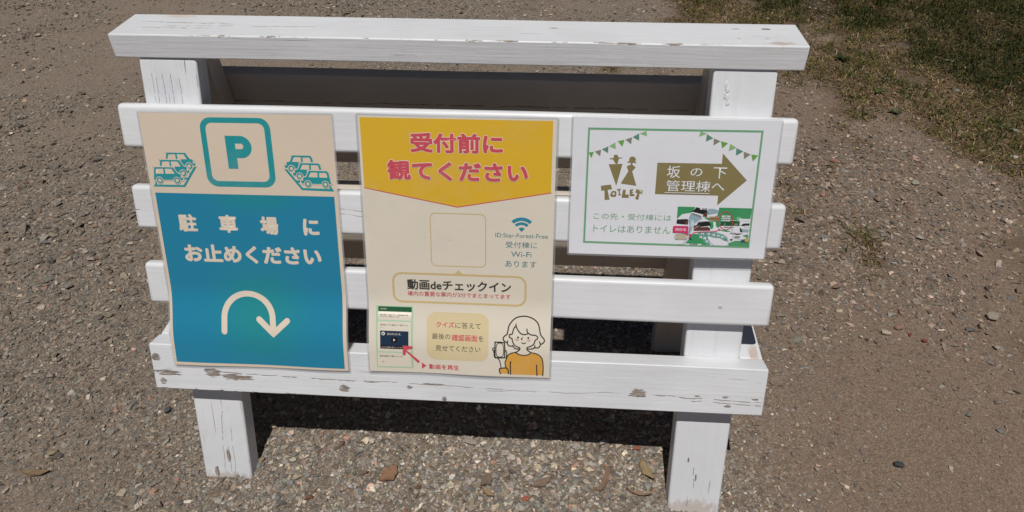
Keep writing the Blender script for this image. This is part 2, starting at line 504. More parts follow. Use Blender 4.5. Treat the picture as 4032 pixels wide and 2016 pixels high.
# artwork outlines, in millimetres on their own sheets
CARS_A = [
    ('P','teal',[(8.0,118.6),(59.0,118.1),(82.5,85.2),(77.9,85.6),(65.7,102.8),(60.4,102.9),(59.3,105.6),(63.5,106.0),(57.0,115.0),(13.4,115.0),(14.7,113.1),(13.6,109.7)]),
    ('S','beige',2.6,1,[(33.7,84.2),(36.5,67.1),(38.2,63.9),(66.8,63.8),(68.4,66.0),(73.2,73.2),(76.8,74.1),(79.4,76.5),(80.7,79.4),(80.7,83.6),(77.5,83.9),(66.7,83.6),(40.1,84.1)]),
    ('P','teal',[(33.7,84.2),(36.5,67.1),(38.2,63.9),(66.8,63.8),(68.4,66.0),(73.2,73.2),(76.8,74.1),(79.4,76.5),(80.7,79.4),(80.7,83.6),(77.5,83.9),(66.7,83.6),(40.1,84.1)]),
    ('P','beige',[(39.8,66.9),(51.0,66.3),(51.2,74.1),(38.0,74.3)]),
    ('P','beige',[(53.7,66.2),(64.4,66.3),(68.5,73.8),(53.9,74.2)]),
    ('C','beige',(43.0,84.5),5.9),
    ('C','teal',(43.0,84.5),4.9),
    ('C','beige',(43.0,84.5),2.6),
    ('C','beige',(70.7,84.3),5.9),
    ('C','teal',(70.7,84.3),4.9),
    ('C','beige',(70.7,84.3),2.6),
    ('E','beige',(78.5,78.4),1.3,2.3),
    ('S','beige',2.6,1,[(22.2,95.8),(25.0,78.6),(26.8,75.4),(55.5,75.3),(57.1,77.5),(62.0,84.8),(65.6,85.7),(68.2,88.1),(69.4,91.0),(69.4,95.2),(66.2,95.5),(55.3,95.2),(28.7,95.7)]),
    ('P','teal',[(22.2,95.8),(25.0,78.6),(26.8,75.4),(55.5,75.3),(57.1,77.5),(62.0,84.8),(65.6,85.7),(68.2,88.1),(69.4,91.0),(69.4,95.2),(66.2,95.5),(55.3,95.2),(28.7,95.7)]),
    ('P','beige',[(28.4,78.4),(39.7,77.8),(39.8,85.7),(26.6,85.8)]),
    ('P','beige',[(42.3,77.8),(53.1,77.8),(57.2,85.4),(42.5,85.8)]),
    ('C','beige',(31.5,96.2),5.9),
    ('C','teal',(31.5,96.2),4.9),
    ('C','beige',(31.5,96.2),2.6),
    ('C','beige',(59.4,95.9),5.9),
    ('C','teal',(59.4,95.9),4.9),
    ('C','beige',(59.4,95.9),2.6),
    ('E','beige',(67.2,90.0),1.3,2.3),
    ('S','beige',2.6,1,[(10.7,107.6),(13.5,90.2),(15.3,87.0),(44.1,86.9),(45.7,89.1),(50.6,96.4),(54.2,97.3),(56.8,99.8),(58.0,102.7),(58.0,106.9),(54.8,107.3),(43.9,106.9),(17.1,107.5)]),
    ('P','teal',[(10.7,107.6),(13.5,90.2),(15.3,87.0),(44.1,86.9),(45.7,89.1),(50.6,96.4),(54.2,97.3),(56.8,99.8),(58.0,102.7),(58.0,106.9),(54.8,107.3),(43.9,106.9),(17.1,107.5)]),
    ('P','beige',[(16.9,90.0),(28.2,89.4),(28.3,97.4),(15.1,97.5)]),
    ('P','beige',[(30.9,89.4),(41.7,89.4),(45.8,97.0),(31.1,97.4)]),
    ('C','beige',(20.0,107.9),5.9),
    ('C','teal',(20.0,107.9),4.9),
    ('C','beige',(20.0,107.9),2.6),
    ('C','beige',(48.0,107.7),5.9),
    ('C','teal',(48.0,107.7),4.9),
    ('C','beige',(48.0,107.7),2.6),
    ('E','beige',(55.9,101.6),1.3,2.3),
]
CARS_B = [
    ('P','teal',[(219.7,86.3),(244.3,119.3),(294.4,120.5),(294.5,119.0),(289.2,110.6),(287.6,114.0),(288.9,116.5),(246.2,116.0),(239.9,107.4),(243.3,107.0),(243.2,104.0),(236.6,103.5),(224.9,87.3)]),
    ('S','beige',2.6,1,[(267.6,85.7),(267.2,83.2),(265.2,69.5),(262.7,65.0),(234.6,64.9),(232.9,67.8),(229.7,74.5),(226.0,75.4),(222.8,77.4),(221.1,80.2),(221.0,82.4),(221.9,84.8),(226.3,84.9),(237.3,85.4),(253.9,85.4)]),
    ('P','teal',[(267.6,85.7),(267.2,83.2),(265.2,69.5),(262.7,65.0),(234.6,64.9),(232.9,67.8),(229.7,74.5),(226.0,75.4),(222.8,77.4),(221.1,80.2),(221.0,82.4),(221.9,84.8),(226.3,84.9),(237.3,85.4),(253.9,85.4)]),
    ('P','beige',[(237.0,67.6),(247.5,67.6),(247.3,75.0),(233.2,74.9)]),
    ('P','beige',[(250.2,68.1),(260.6,67.9),(261.8,70.1),(262.6,75.3),(250.1,75.2)]),
    ('C','beige',(231.3,85.4),5.9),
    ('C','teal',(231.3,85.4),4.9),
    ('C','beige',(231.3,85.4),2.6),
    ('C','beige',(258.5,85.8),5.9),
    ('C','teal',(258.5,85.8),4.9),
    ('C','beige',(258.5,85.8),2.6),
    ('E','beige',(223.2,78.6),1.3,2.3),
    ('S','beige',2.6,1,[(279.5,97.4),(279.1,94.9),(277.0,81.1),(274.6,76.6),(246.4,76.6),(244.7,79.5),(241.5,86.2),(237.8,87.1),(234.6,89.1),(232.9,91.9),(232.8,94.1),(233.8,96.6),(238.2,96.7),(249.2,97.1),(265.8,97.1)]),
    ('P','teal',[(279.5,97.4),(279.1,94.9),(277.0,81.1),(274.6,76.6),(246.4,76.6),(244.7,79.5),(241.5,86.2),(237.8,87.1),(234.6,89.1),(232.9,91.9),(232.8,94.1),(233.8,96.6),(238.2,96.7),(249.2,97.1),(265.8,97.1)]),
    ('P','beige',[(248.8,79.3),(259.3,79.2),(259.1,86.7),(245.0,86.5)]),
    ('P','beige',[(262.0,79.7),(272.5,79.5),(273.7,81.7),(274.4,86.9),(262.0,86.9)]),
    ('C','beige',(243.1,97.1),5.9),
    ('C','teal',(243.1,97.1),4.9),
    ('C','beige',(243.1,97.1),2.6),
    ('C','beige',(270.4,97.6),5.9),
    ('C','teal',(270.4,97.6),4.9),
    ('C','beige',(270.4,97.6),2.6),
    ('E','beige',(235.0,90.3),1.3,2.3),
    ('S','beige',2.6,1,[(291.5,109.2),(291.1,106.7),(288.9,92.8),(286.5,88.3),(258.3,88.2),(256.6,91.1),(253.3,97.9),(249.7,98.8),(246.5,100.8),(244.8,103.6),(244.7,105.9),(245.6,108.4),(250.1,108.5),(261.1,108.9),(277.7,108.9)]),
    ('P','teal',[(291.5,109.2),(291.1,106.7),(288.9,92.8),(286.5,88.3),(258.3,88.2),(256.6,91.1),(253.3,97.9),(249.7,98.8),(246.5,100.8),(244.8,103.6),(244.7,105.9),(245.6,108.4),(250.1,108.5),(261.1,108.9),(277.7,108.9)]),
    ('P','beige',[(260.6,91.0),(271.2,90.9),(271.0,98.4),(256.9,98.3)]),
    ('P','beige',[(273.9,91.4),(284.4,91.2),(285.6,93.4),(286.4,98.7),(273.9,98.6)]),
    ('C','beige',(255.0,108.9),5.9),
    ('C','teal',(255.0,108.9),4.9),
    ('C','beige',(255.0,108.9),2.6),
    ('C','beige',(282.4,109.4),5.9),
    ('C','teal',(282.4,109.4),4.9),
    ('C','beige',(282.4,109.4),2.6),
    ('E','beige',(246.9,102.0),1.3,2.3),
]
TOILET_MAN = [
    ('P','olive',[(57.1,71.4),(77.4,70.2),(70.1,104.0)]),
    ('P','olive',[(62.8,63.7),(63.6,62.0),(64.3,56.8),(69.2,56.7),(70.8,60.7),(71.8,62.1),(70.1,70.3),(67.4,70.4)]),
    ('P','olive',[(58.5,62.4),(63.6,61.8),(63.7,63.5),(58.9,64.1)]),
    ('P','olive',[(70.8,60.7),(76.4,60.0),(76.8,61.7),(71.5,62.6)]),
]
TOILET_WOMAN = [
    ('P','olive',[(88.7,59.3),(93.2,58.8),(96.7,62.2),(95.7,65.9),(98.1,69.3),(92.8,67.9),(91.6,70.8),(97.1,75.1),(92.2,81.0),(99.8,103.1),(76.5,100.2),(86.7,81.1),(83.7,73.7),(89.8,70.9),(89.2,68.2),(83.8,68.5),(87.2,65.1),(86.6,62.7)]),
]
TOILET_WORD = [
    ('P','olive',[(47.4,104.5),(62.0,102.2),(64.2,109.3),(57.6,110.3),(61.2,125.6),(53.9,126.3),(53.0,111.6),(48.1,111.9)]),
    ('P','olive',[(64.5,111.8),(69.9,112.2),(71.4,115.4),(70.3,120.9),(64.3,121.3),(61.4,118.6)]),
    ('P','white',[(65.8,114.7),(68.1,114.5),(68.5,117.4),(65.1,118.3)]),
    ('P','olive',[(71.4,109.1),(76.9,108.1),(77.1,109.8),(75.8,110.5),(76.6,116.7),(78.1,116.6),(78.1,118.0),(74.1,118.7),(73.8,117.1),(74.9,116.8),(73.7,110.6),(71.7,111.2)]),
    ('P','olive',[(80.4,109.7),(84.7,109.6),(84.2,116.9),(89.5,116.9),(89.8,121.9),(79.0,122.0)]),
    ('P','olive',[(90.5,109.5),(95.5,108.1),(95.8,110.1),(93.8,110.9),(93.9,112.4),(95.8,112.3),(95.7,114.0),(94.0,114.3),(94.1,116.1),(98.0,115.6),(98.0,119.1),(91.0,119.1)]),
    ('P','olive',[(100.3,108.3),(110.0,110.0),(109.6,115.0),(105.6,114.4),(104.3,124.8),(99.3,123.2),(102.3,114.2),(99.0,113.3)]),
]
MAP_ART = [
    ('P','white',[(163.6,133.5),(273.2,133.5),(275.5,194.0),(164.1,194.8)]),
    ('P','map_green',[(163.7,133.6),(190.1,133.6),(186.6,140.8),(184.0,143.0),(171.5,145.3),(164.0,153.3)]),
    ('P','map_green',[(225.3,133.6),(274.0,133.7),(272.9,150.8),(256.5,150.0),(256.3,153.6),(244.0,152.7),(229.0,157.9),(212.1,154.6),(203.4,150.0),(205.0,149.4),(212.8,149.8),(223.5,146.5)]),
    ('P','map_green',[(212.4,155.5),(218.3,156.0),(219.9,164.1),(218.3,167.8),(215.4,167.3),(213.3,161.9)]),
    ('P','map_green',[(222.2,155.6),(229.0,157.9),(228.6,165.1),(225.8,165.5),(223.4,162.8)]),
    ('P','map_green',[(187.5,178.9),(191.7,176.0),(197.9,176.2),(202.2,181.6),(208.2,186.4),(212.8,194.0),(178.6,193.6),(185.6,183.2)]),
    ('P','map_teal',[(197.4,174.1),(224.8,172.5),(234.6,175.9),(241.3,181.3),(243.8,187.4),(237.2,185.7),(231.3,182.1),(224.0,181.7),(218.9,180.9),(215.4,179.5),(212.1,179.5),(218.4,194.1),(213.4,194.3),(206.5,185.8),(202.2,181.6),(198.1,178.6)]),
    ('P','map_green',[(265.3,176.4),(272.3,174.4),(276.1,194.0),(245.3,194.1),(244.8,189.2),(254.0,185.3),(262.3,185.1),(271.8,179.9),(265.5,178.3)]),
    ('P','map_green',[(230.6,168.7),(242.3,169.4),(247.0,171.1),(240.4,171.8),(230.7,170.2)]),
    ('P','map_blue',[(184.1,144.5),(187.5,145.0),(200.1,150.1),(201.8,150.7),(196.6,154.4),(189.3,160.0),(187.2,168.5),(185.0,176.5),(182.0,179.6),(184.1,165.0),(182.6,156.5),(182.4,150.5)]),
    ('P','map_blue',[(206.0,136.2),(217.0,135.6),(223.8,137.8),(225.5,141.1),(224.3,142.6),(209.1,145.7)]),
    ('S','map_line',0.5,0,[(184.6,143.8),(182.4,150.5),(182.7,157.7),(184.8,163.7),(184.3,174.7),(182.5,179.6)]),
    ('S','map_line',0.5,0,[(201.8,150.7),(196.7,155.6),(190.4,160.6),(187.7,168.5),(186.6,174.6)]),
    ('S','map_line',0.5,0,[(175.2,193.3),(179.1,185.8),(185.9,179.6)]),
    ('S','map_line',0.5,0,[(177.5,193.6),(181.4,187.0),(187.5,179.5)]),
    ('S','map_line',0.5,0,[(208.8,174.1),(212.3,182.0),(218.0,189.8),(223.5,194.0)]),
    ('S','map_line',0.5,0,[(244.1,193.5),(243.9,185.5),(241.1,179.5),(234.6,175.3)]),
    ('S','map_line',0.5,0,[(238.8,167.3),(247.1,167.1),(249.2,171.3),(249.9,178.0),(252.3,180.4)]),
    ('S','map_line',0.4,0,[(250.2,181.7),(260.4,182.7),(271.6,183.0)]),
    ('P','map_dark',[(191.5,133.8),(206.1,137.4),(210.3,143.8),(206.5,141.5),(203.5,145.2),(184.9,140.8),(183.2,140.8),(188.0,138.4)]),
    ('P','map_brown',[(205.9,141.0),(208.3,143.3),(208.8,149.0),(201.6,148.3),(203.2,144.6)]),
    ('P','map_grey',[(185.1,142.6),(199.8,147.1),(200.1,150.1),(185.8,145.3)]),
    ('P','map_dark',[(164.1,153.9),(179.2,152.7),(182.3,155.9),(177.3,156.0),(176.6,161.5),(164.0,160.6)]),
    ('P','map_brown',[(177.3,156.3),(181.2,156.0),(181.6,161.4),(176.6,161.6)]),
    ('P','map_dark',[(196.3,157.4),(212.2,155.5),(216.1,162.1),(200.2,164.6),(198.3,162.2),(189.7,165.7),(190.6,163.0),(194.4,161.7)]),
    ('P','map_brown',[(190.0,165.7),(198.4,162.8),(200.3,165.2),(211.8,164.3),(215.4,167.3),(215.2,170.3),(190.7,171.2)]),
    ('P','map_tan',[(212.0,148.0),(226.9,147.4),(227.5,153.7),(212.6,154.6)]),
    ('P','map_woods',[(212.8,149.8),(226.6,149.5),(226.8,152.5),(213.1,153.4)]),
    ('P','map_forest',[(229.8,154.8),(244.1,153.3),(258.0,154.2),(258.2,161.7),(228.9,162.1)]),
    ('P','map_grey',[(250.1,158.0),(255.6,157.8),(256.0,161.4),(249.9,161.6)]),
    ('P','map_grey',[(235.1,158.0),(237.1,158.0),(237.1,161.6),(234.9,161.6)]),
    ('P','map_dark',[(263.9,157.6),(272.7,157.1),(272.8,162.9),(259.5,160.8)]),
    ('P','map_blue',[(260.3,165.6),(272.9,167.1),(272.8,171.4),(264.2,171.0)]),
    ('P','map_dark',[(259.0,163.8),(261.5,166.2),(264.9,172.8),(259.7,170.5)]),
    ('P','map_sand',[(163.9,177.6),(180.1,177.2),(181.2,184.6),(164.5,185.6)]),
    ('S','map_line',0.4,1,[(163.9,177.6),(180.1,177.2),(181.2,184.6),(176.8,185.6),(164.5,185.6)]),
    ('P','map_dark',[(183.9,182.7),(186.0,181.7),(190.3,186.2),(187.5,185.6)]),
    ('P','map_dark',[(247.8,174.1),(263.9,173.7),(256.9,176.0)]),
    ('P','map_grey',[(252.1,178.0),(261.5,177.7),(260.2,180.8),(253.5,181.0)]),
    ('P','map_dark',[(245.5,184.2),(248.0,182.0),(251.0,183.5),(248.9,185.4)]),
    ('P','map_navy',[(262.7,183.8),(269.4,183.1),(273.2,187.9),(262.0,187.5)]),
    ('C','map_yellow',(271.4,183.9),2.9),
    ('P','white',[(197.1,134.6),(210.0,134.6),(209.7,137.3),(197.0,137.3)]),
    ('P','white',[(197.3,153.5),(209.8,153.5),(209.7,155.6),(197.2,155.6)]),
    ('P','white',[(230.4,145.8),(243.1,145.8),(243.0,147.9),(230.6,148.1)]),
    ('P','white',[(230.4,149.1),(243.1,149.1),(243.3,151.4),(230.5,151.5)]),
    ('P','white',[(230.2,152.7),(243.2,152.7),(243.4,154.8),(230.3,154.8)]),
    ('P','white',[(256.8,150.3),(273.1,150.2),(273.1,153.5),(256.8,153.3)]),
    ('P','white',[(233.9,162.6),(250.8,162.5),(250.8,164.6),(233.8,164.7)]),
    ('P','white',[(243.4,171.8),(265.6,171.5),(265.6,173.7),(243.3,173.9)]),
    ('P','white',[(179.8,191.7),(204.2,191.7),(204.4,193.5),(179.7,193.7)]),
    ('P','white',[(265.9,160.9),(272.8,161.1),(272.8,163.5),(265.9,163.3)]),
    ('P','white',[(202.3,174.3),(205.9,174.3),(206.2,177.7),(202.6,177.7)]),
    ('P','white',[(211.8,173.9),(215.3,174.0),(215.6,177.4),(212.1,177.3)]),
    ('P','white',[(219.4,175.2),(223.0,175.2),(223.3,178.7),(219.7,178.6)]),
    ('P','white',[(226.2,176.4),(229.8,176.5),(230.1,179.9),(226.5,179.9)]),
    ('P','white',[(232.5,178.1),(236.1,178.2),(236.4,181.6),(232.8,181.5)]),
    ('P','white',[(200.5,179.3),(204.1,179.4),(204.4,182.8),(200.8,182.7)]),
    ('P','white',[(206.4,181.0),(210.0,181.1),(210.3,184.5),(206.7,184.4)]),
    ('P','white',[(210.2,185.8),(213.8,185.9),(214.1,189.3),(210.5,189.3)]),
    ('S','map_red',1.0,1,[(247.1,153.5),(247.2,156.3),(246.9,158.9),(246.2,161.4),(245.1,163.6),(243.8,165.4),(242.1,166.8),(240.3,167.6),(238.3,167.9),(236.3,167.7),(234.3,166.9),(232.4,165.7),(230.7,163.9),(229.2,161.8),(228.0,159.4),(227.2,156.7),(226.7,154.0),(226.6,151.2),(227.0,148.6),(227.7,146.1),(228.8,143.9),(230.1,142.2),(231.8,140.8),(233.6,140.0),(235.6,139.7),(237.6,139.9),(239.6,140.6),(241.4,141.9),(243.2,143.6),(244.6,145.7),(245.8,148.1),(246.7,150.8)]),
    ('S','map_pink',1.2,0,[(186.0,178.4),(189.5,175.8),(192.6,173.6),(203.6,172.3),(217.5,171.6),(224.6,170.4),(228.1,168.5)]),
    ('P','map_pink',[(226.6,166.7),(231.0,167.2),(229.6,170.3)]),
    ('C','map_pink',(186.2,178.4),2.3),
    ('P','map_pink',[(160.1,164.0),(181.5,163.8),(182.6,165.0),(182.4,178.4),(178.3,175.6),(172.7,175.0),(160.1,175.0),(159.2,173.8),(159.1,165.6)]),
]
PINK_ARROW = [
    ('P','red',[(59.5,374.1),(75.1,374.8),(76.2,376.9),(75.0,379.6),(65.4,381.6),(86.6,400.8),(86.7,402.8),(84.8,404.4),(82.8,403.8),(64.6,384.8),(63.8,390.3),(61.5,391.9),(59.0,390.5)]),
]
PERSON_ART = [
    ('P','sweater',[(228.8,393.1),(231.3,386.3),(236.0,381.3),(244.6,378.6),(250.8,381.7),(258.6,382.6),(267.2,379.6),(270.6,378.1),(281.0,381.0),(286.4,386.5),(288.7,394.0),(289.9,418.0),(235.7,417.9),(229.0,406.1)]),
    ('P','sweater',[(218.5,408.4),(230.3,407.0),(233.5,417.0),(220.4,417.0)]),
    ('S','ink',2.0,0,[(229.3,362.2),(224.9,359.5),(223.6,355.8),(225.7,352.0),(229.5,349.0),(231.0,343.4),(232.3,335.9),(236.9,328.3),(242.8,322.9),(249.6,320.2),(257.3,319.2),(265.0,320.3),(272.7,323.6),(278.8,329.4),(281.6,336.8),(283.1,345.1),(285.4,349.7),(288.9,353.3),(290.3,357.0),(288.2,360.8),(284.4,362.9)]),
    ('S','ink',1.9,0,[(243.8,332.2),(243.7,335.0),(240.5,339.3),(238.9,344.9),(237.7,348.7),(234.7,348.8),(233.0,351.2),(234.8,354.5),(237.8,355.3),(238.7,359.9),(241.8,365.5),(246.2,368.6),(250.5,369.9),(251.0,372.7),(248.1,375.6),(244.6,377.9),(236.0,380.4),(231.3,384.9),(229.2,390.7),(227.6,396.5),(227.6,400.3),(229.0,406.5)]),
    ('S','ink',1.9,0,[(243.7,335.0),(246.6,340.9),(251.8,346.8),(257.9,348.4),(263.0,346.8)]),
    ('S','ink',1.9,0,[(261.5,339.4),(262.9,344.9),(269.0,348.4),(275.0,348.7),(278.9,350.9),(279.0,354.1),(275.2,357.1),(273.7,362.3),(269.4,366.3),(263.0,368.9),(262.5,371.8),(264.5,374.5),(269.7,377.6),(276.7,378.8),(282.8,381.9),(286.8,386.5),(288.7,394.0),(289.6,407.4),(289.0,418.6)]),
    ('S','ink',1.9,0,[(231.2,359.3),(230.6,364.0),(234.1,367.7),(239.3,367.5)]),
    ('S','ink',1.9,0,[(239.3,366.5),(241.9,370.7),(245.8,372.1),(249.7,372.0)]),
    ('S','ink',1.9,0,[(282.2,358.7),(284.0,362.9),(282.4,367.2),(279.0,368.9),(275.1,368.9)]),
    ('S','ink',1.9,0,[(275.0,365.1),(274.7,368.4),(271.3,370.9),(264.0,371.4)]),
    ('S','ink',1.9,0,[(245.1,378.6),(249.9,381.5),(257.7,382.7),(264.6,381.2),(268.0,378.6)]),
    ('S','ink',1.5,0,[(253.7,361.2),(255.6,362.6),(258.2,362.5),(260.3,361.2)]),
    ('S','ink',1.5,0,[(254.7,353.2),(252.9,355.6),(254.4,357.0)]),
    ('C','ink',(247.6,353.2),1.6),
    ('C','ink',(264.2,353.3),1.6),
    ('E','blush',(246.0,357.0),3.4,1.4),
    ('E','blush',(265.2,357.3),3.4,1.4),
    ('S','ink',2.0,1,[(211.6,362.4),(223.7,362.4),(226.1,365.2),(226.6,386.0),(224.8,388.2),(213.1,388.5),(210.9,386.6),(210.6,364.8)]),
    ('S','ink',1.2,1,[(213.5,365.8),(223.3,365.5),(223.8,384.7),(213.7,385.4)]),
    ('S','ink',1.6,0,[(210.8,371.4),(207.3,372.5),(207.4,376.3),(210.0,376.2),(208.3,379.1),(210.0,381.0),(209.2,383.9),(210.1,386.7),(213.6,388.5),(217.5,392.1),(219.7,398.7),(220.9,407.4)]),
    ('S','ink',1.6,0,[(227.3,375.0),(229.0,376.4),(230.0,382.1),(228.8,388.8)]),
    ('S','ink',2.0,0,[(219.9,416.9),(218.5,408.4),(230.7,406.8),(233.1,416.7)]),
    ('S','ink',2.0,0,[(236.4,394.7),(235.9,401.9),(236.6,417.3)]),
    ('S','ink',2.0,0,[(278.7,399.2),(279.1,407.9),(279.8,418.0)]),
]
FLAGS= [[(26.8, 54.3), (34.3, 53.3), (31.2, 62.9)], [(35.6, 52.7), (45.0, 49.8), (43.9, 59.7)], [(46.0, 49.2), (55.4, 44.4), (55.3, 54.6)], [(56.2, 44.4), (65.1, 38.3), (66.2, 48.3)], [(68.4, 36.6), (78.3, 34.3), (75.6, 44.5)], [(79.4, 33.9), (88.9, 30.4), (88.1, 40.5)], [(89.7, 30.2), (98.8, 24.3), (99.3, 34.8)], [(99.5, 24.7), (109.1, 20.6), (110.2, 28.0)], [(186.7, 19.5), (195.9, 22.8), (184.9, 27.5)], [(196.0, 23.5), (205.6, 29.2), (195.6, 34.3)], [(206.5, 29.5), (216.3, 33.3), (207.2, 39.7)], [(217.1, 33.3), (227.5, 36.1), (220.1, 43.7)], [(230.9, 36.9), (240.0, 42.6), (229.8, 47.5)], [(240.3, 43.0), (250.6, 47.7), (240.8, 54.0)], [(251.5, 48.1), (261.6, 52.0), (253.0, 58.8)], [(262.8, 52.1), (272.7, 53.2), (266.1, 62.1)]]

# ------------------------------------------------------------------ the white timber stand
LEAN = 0.2907
SL, CL = math.sin(LEAN), math.cos(LEAN)
def FP(x, v, n):                         # point of the leaning front: v up the slope, n out of it
    return Vector((x, v*SL - n*CL, v*CL + n*SL))
EXF, EVF, ENF = Vector((1, 0, 0)), Vector((0, SL, CL)), Vector((0, -CL, SL))
RL = 0.1723                              # lean of the rear legs, the other way
EVR, ENR = Vector((0, -math.sin(RL), math.cos(RL))), Vector((0, -math.cos(RL), -math.sin(RL)))
def RP(x, v, n):
    o = Vector((x, 0.4166, 0))
    return o + EVR*v + ENR*n

stand = empty('sign_stand', (-.03, .21, 0))
tag(stand, 'low white painted timber A-frame stand carrying three notices, paint worn at knots', 'sign stand')

cap_w, cap_d, cap_h = .4777 + .5358, .0868, .0364
CAP_Z = .7253
CAPC = Vector(((.4777 - .5358)/2, .2142 + cap_d/2, CAP_Z + cap_h/2))
capx = lambda X: X - CAPC.x
capy = lambda Y: Y - CAPC.y
m = wood('worn white cap paint', cracks=.4, edge=(-cap_d/2, cap_h/2, -.42, .42, .024), seed=1.3,
         knots=[(capx(.3857), capy(.2775), .009, .0028), (capx(.4303), capy(.2785), .009, .0028), (capx(.12), capy(.269), .009, .003)],
         lines=[(-.50, capy(.269), -.33, capy(.261), .0011), (-.44, capy(.251), -.20, capy(.257), .0010), (-.47, capy(.243), -.36, capy(.243), .0008)],
         stains=[(capx(-.46), capy(.293), .035, .010, (.72, .50, .36)), (capx(.442), capy(.223), .025, .008, (.45, .30, .20))])
cap = link('cap_rail', bm_mesh('cap_rail', box_bm(cap_w, cap_d, cap_h, .0022, 2, .0006)), m, stand, frame(CAPC, (1, 0, 0), (0, 1, 0), (0, 0, 1)))
def screw(part, P, ex, ez, r=.0042):
    bm = bmesh.new()
    bmesh.ops.create_cone(bm, cap_ends=True, segments=16, radius1=r, radius2=r*.75, depth=.0012)
    for s in ((r*1.2, r*.22), (r*.22, r*1.2)):   # raised flanks either side of the cross slot
        bmesh.ops.create_cube(bm, size=1, matrix=Matrix.Translation((0, 0, .0007)) @ Matrix.Diagonal((s[0], s[1], .0006, 1)))
    ex = Vector(ex); ez = Vector(ez)
    return link('screw', bm_mesh('screw', bm), SCREW, part, frame(P, ex, ez.cross(ex), ez))
w = NT('painted screw head')
w.b.inputs['Base Color'].default_value = (.62, .60, .58, 1); w.b.inputs['Roughness'].default_value = .4
SCREW = w.m
for X, Y in ((.3835, .237), (.4239, .2375), (-.47, .239), (-.43, .239)):
    screw(cap, (X, Y, CAP_Z + cap_h + .0003), (1, 0, 0), (0, 0, 1), .0034)

# posts: v from the ground to the cap
vtop = (CAP_Z - .0004 + .038*SL)/CL
VC = (vtop - .040)/2
PM = [wood('white post paint, checked', cracks=1.0, seed=4.1, knots=[(.048 - VC, -.006, .018, .005), (.012 - VC, .02, .015, .006)],
           lines=[(.655 - VC, .009, .745 - VC, .012, .0005), (.66 - VC, -.003, .735 - VC, -.001, .0005), (.675 - VC, .021, .73 - VC, .022, .0004), (.668 - VC, -.016, .728 - VC, -.014, .0005), (.69 - VC, .027, .74 - VC, .028, .0004), (.662 - VC, .004, .705 - VC, .005, .0004),
                  (.015 - VC, .004, .17 - VC, -.006, .0007), (.01 - VC, -.016, .11 - VC, -.018, .0005), (.012 - VC, -.008, .07 - VC, -.009, .0006)],
           stains=[(.70 - VC, .006, .05, .026, (.60, .60, .66)), (.0 - VC, 0, .016, .06, (.40, .31, .23))]),
      wood('white post paint, knotty', cracks=.25, seed=7.7, knots=[(.0896 - VC, .018, .007, .003), (.0526 - VC, .002, .010, .0018)],
           lines=[(.03 - VC, .004, .075 - VC, .006, .0007), (.018 - VC, -.022, .05 - VC, -.024, .0007), (-.01 - VC, .012, .02 - VC, .013, .0006)], stains=[(-.012 - VC, 0, .022, .06, (.42, .31, .23))])]
PX = [(-.5019, -.4131), (.3512, .4425)]
for (xa, xb), pm in zip(PX, PM):
    wd = xb - xa
    bm = box_bm(vtop + .040, wd, .038, .0035, 2, .0005)
    for v in bm.verts:                   # top cut level so the cap sits flat on it
        if v.co.x > vtop*.45:
            v.co.x -= (v.co.z + .019)*math.tan(LEAN)*0.0 + .0 if v.co.z < 0 else .0115
    o = FP((xa + xb)/2, (vtop - .040)/2, -.019)
    link('post', bm_mesh('post', bm), pm, stand, frame(o, EVF, (-1, 0, 0), ENF))
# a bulging knot in the upper right post
bm = bmesh.new()
for (vv, xx, r, e) in ((.733, .3715, .0022, 3.2), (.727, .3735, .003, 1.5), (.716, .3745, .0024, 2.6), (.7085, .3755, .0034, 1.1), (.719, .3705, .0015, 4.0)):
    bmesh.ops.create_icosphere(bm, subdivisions=2, radius=1, matrix=Matrix.Translation((vv - .72, .374 - xx, 0)) @ Matrix.Diagonal((r*e, r, .0012, 1)))
for v in bm.verts: v.co += Vector((random.uniform(-1, 1), random.uniform(-1, 1), random.uniform(-.6, .6)))*.0004
for f in bm.faces: f.smooth = True
link('post_knot', bm_mesh('post_knot', bm), PM[1], stand, frame(FP(.374, .72, .0001), EVF, (-1, 0, 0), ENF))

# slats
SX0, SX1, ST_ = -.5375, .4765, .020
slat_v = [(.6231, .6907), (.4916, .5632), (.3613, .4327)]
for k, (va, vb) in enumerate(slat_v):
    m = wood('white slat paint', cracks=.0, seed=2.0 + k*3.3, grain=.55, paint=(.785, .795, .815),
             lines=[] if k != 1 else [(-.62, -.004, -.42, -.002, .0010), (-.21, .001, -.10, -.004, .0006), (-.23, .008, -.12, .006, .0006)])
    o = FP((SX0 + SX1)/2, (va + vb)/2, ST_/2 + .0003)
    s = link('slat', bm_mesh('slat', box_bm(SX1 - SX0, vb - va, ST_, .0065, 4, .0006)), m, stand, frame(o, EXF, EVF, ENF))
    for X in (.396, -.456):
        screw(s, FP(X, (va + vb)/2 - .003, ST_ + .0008), EXF, ENF)

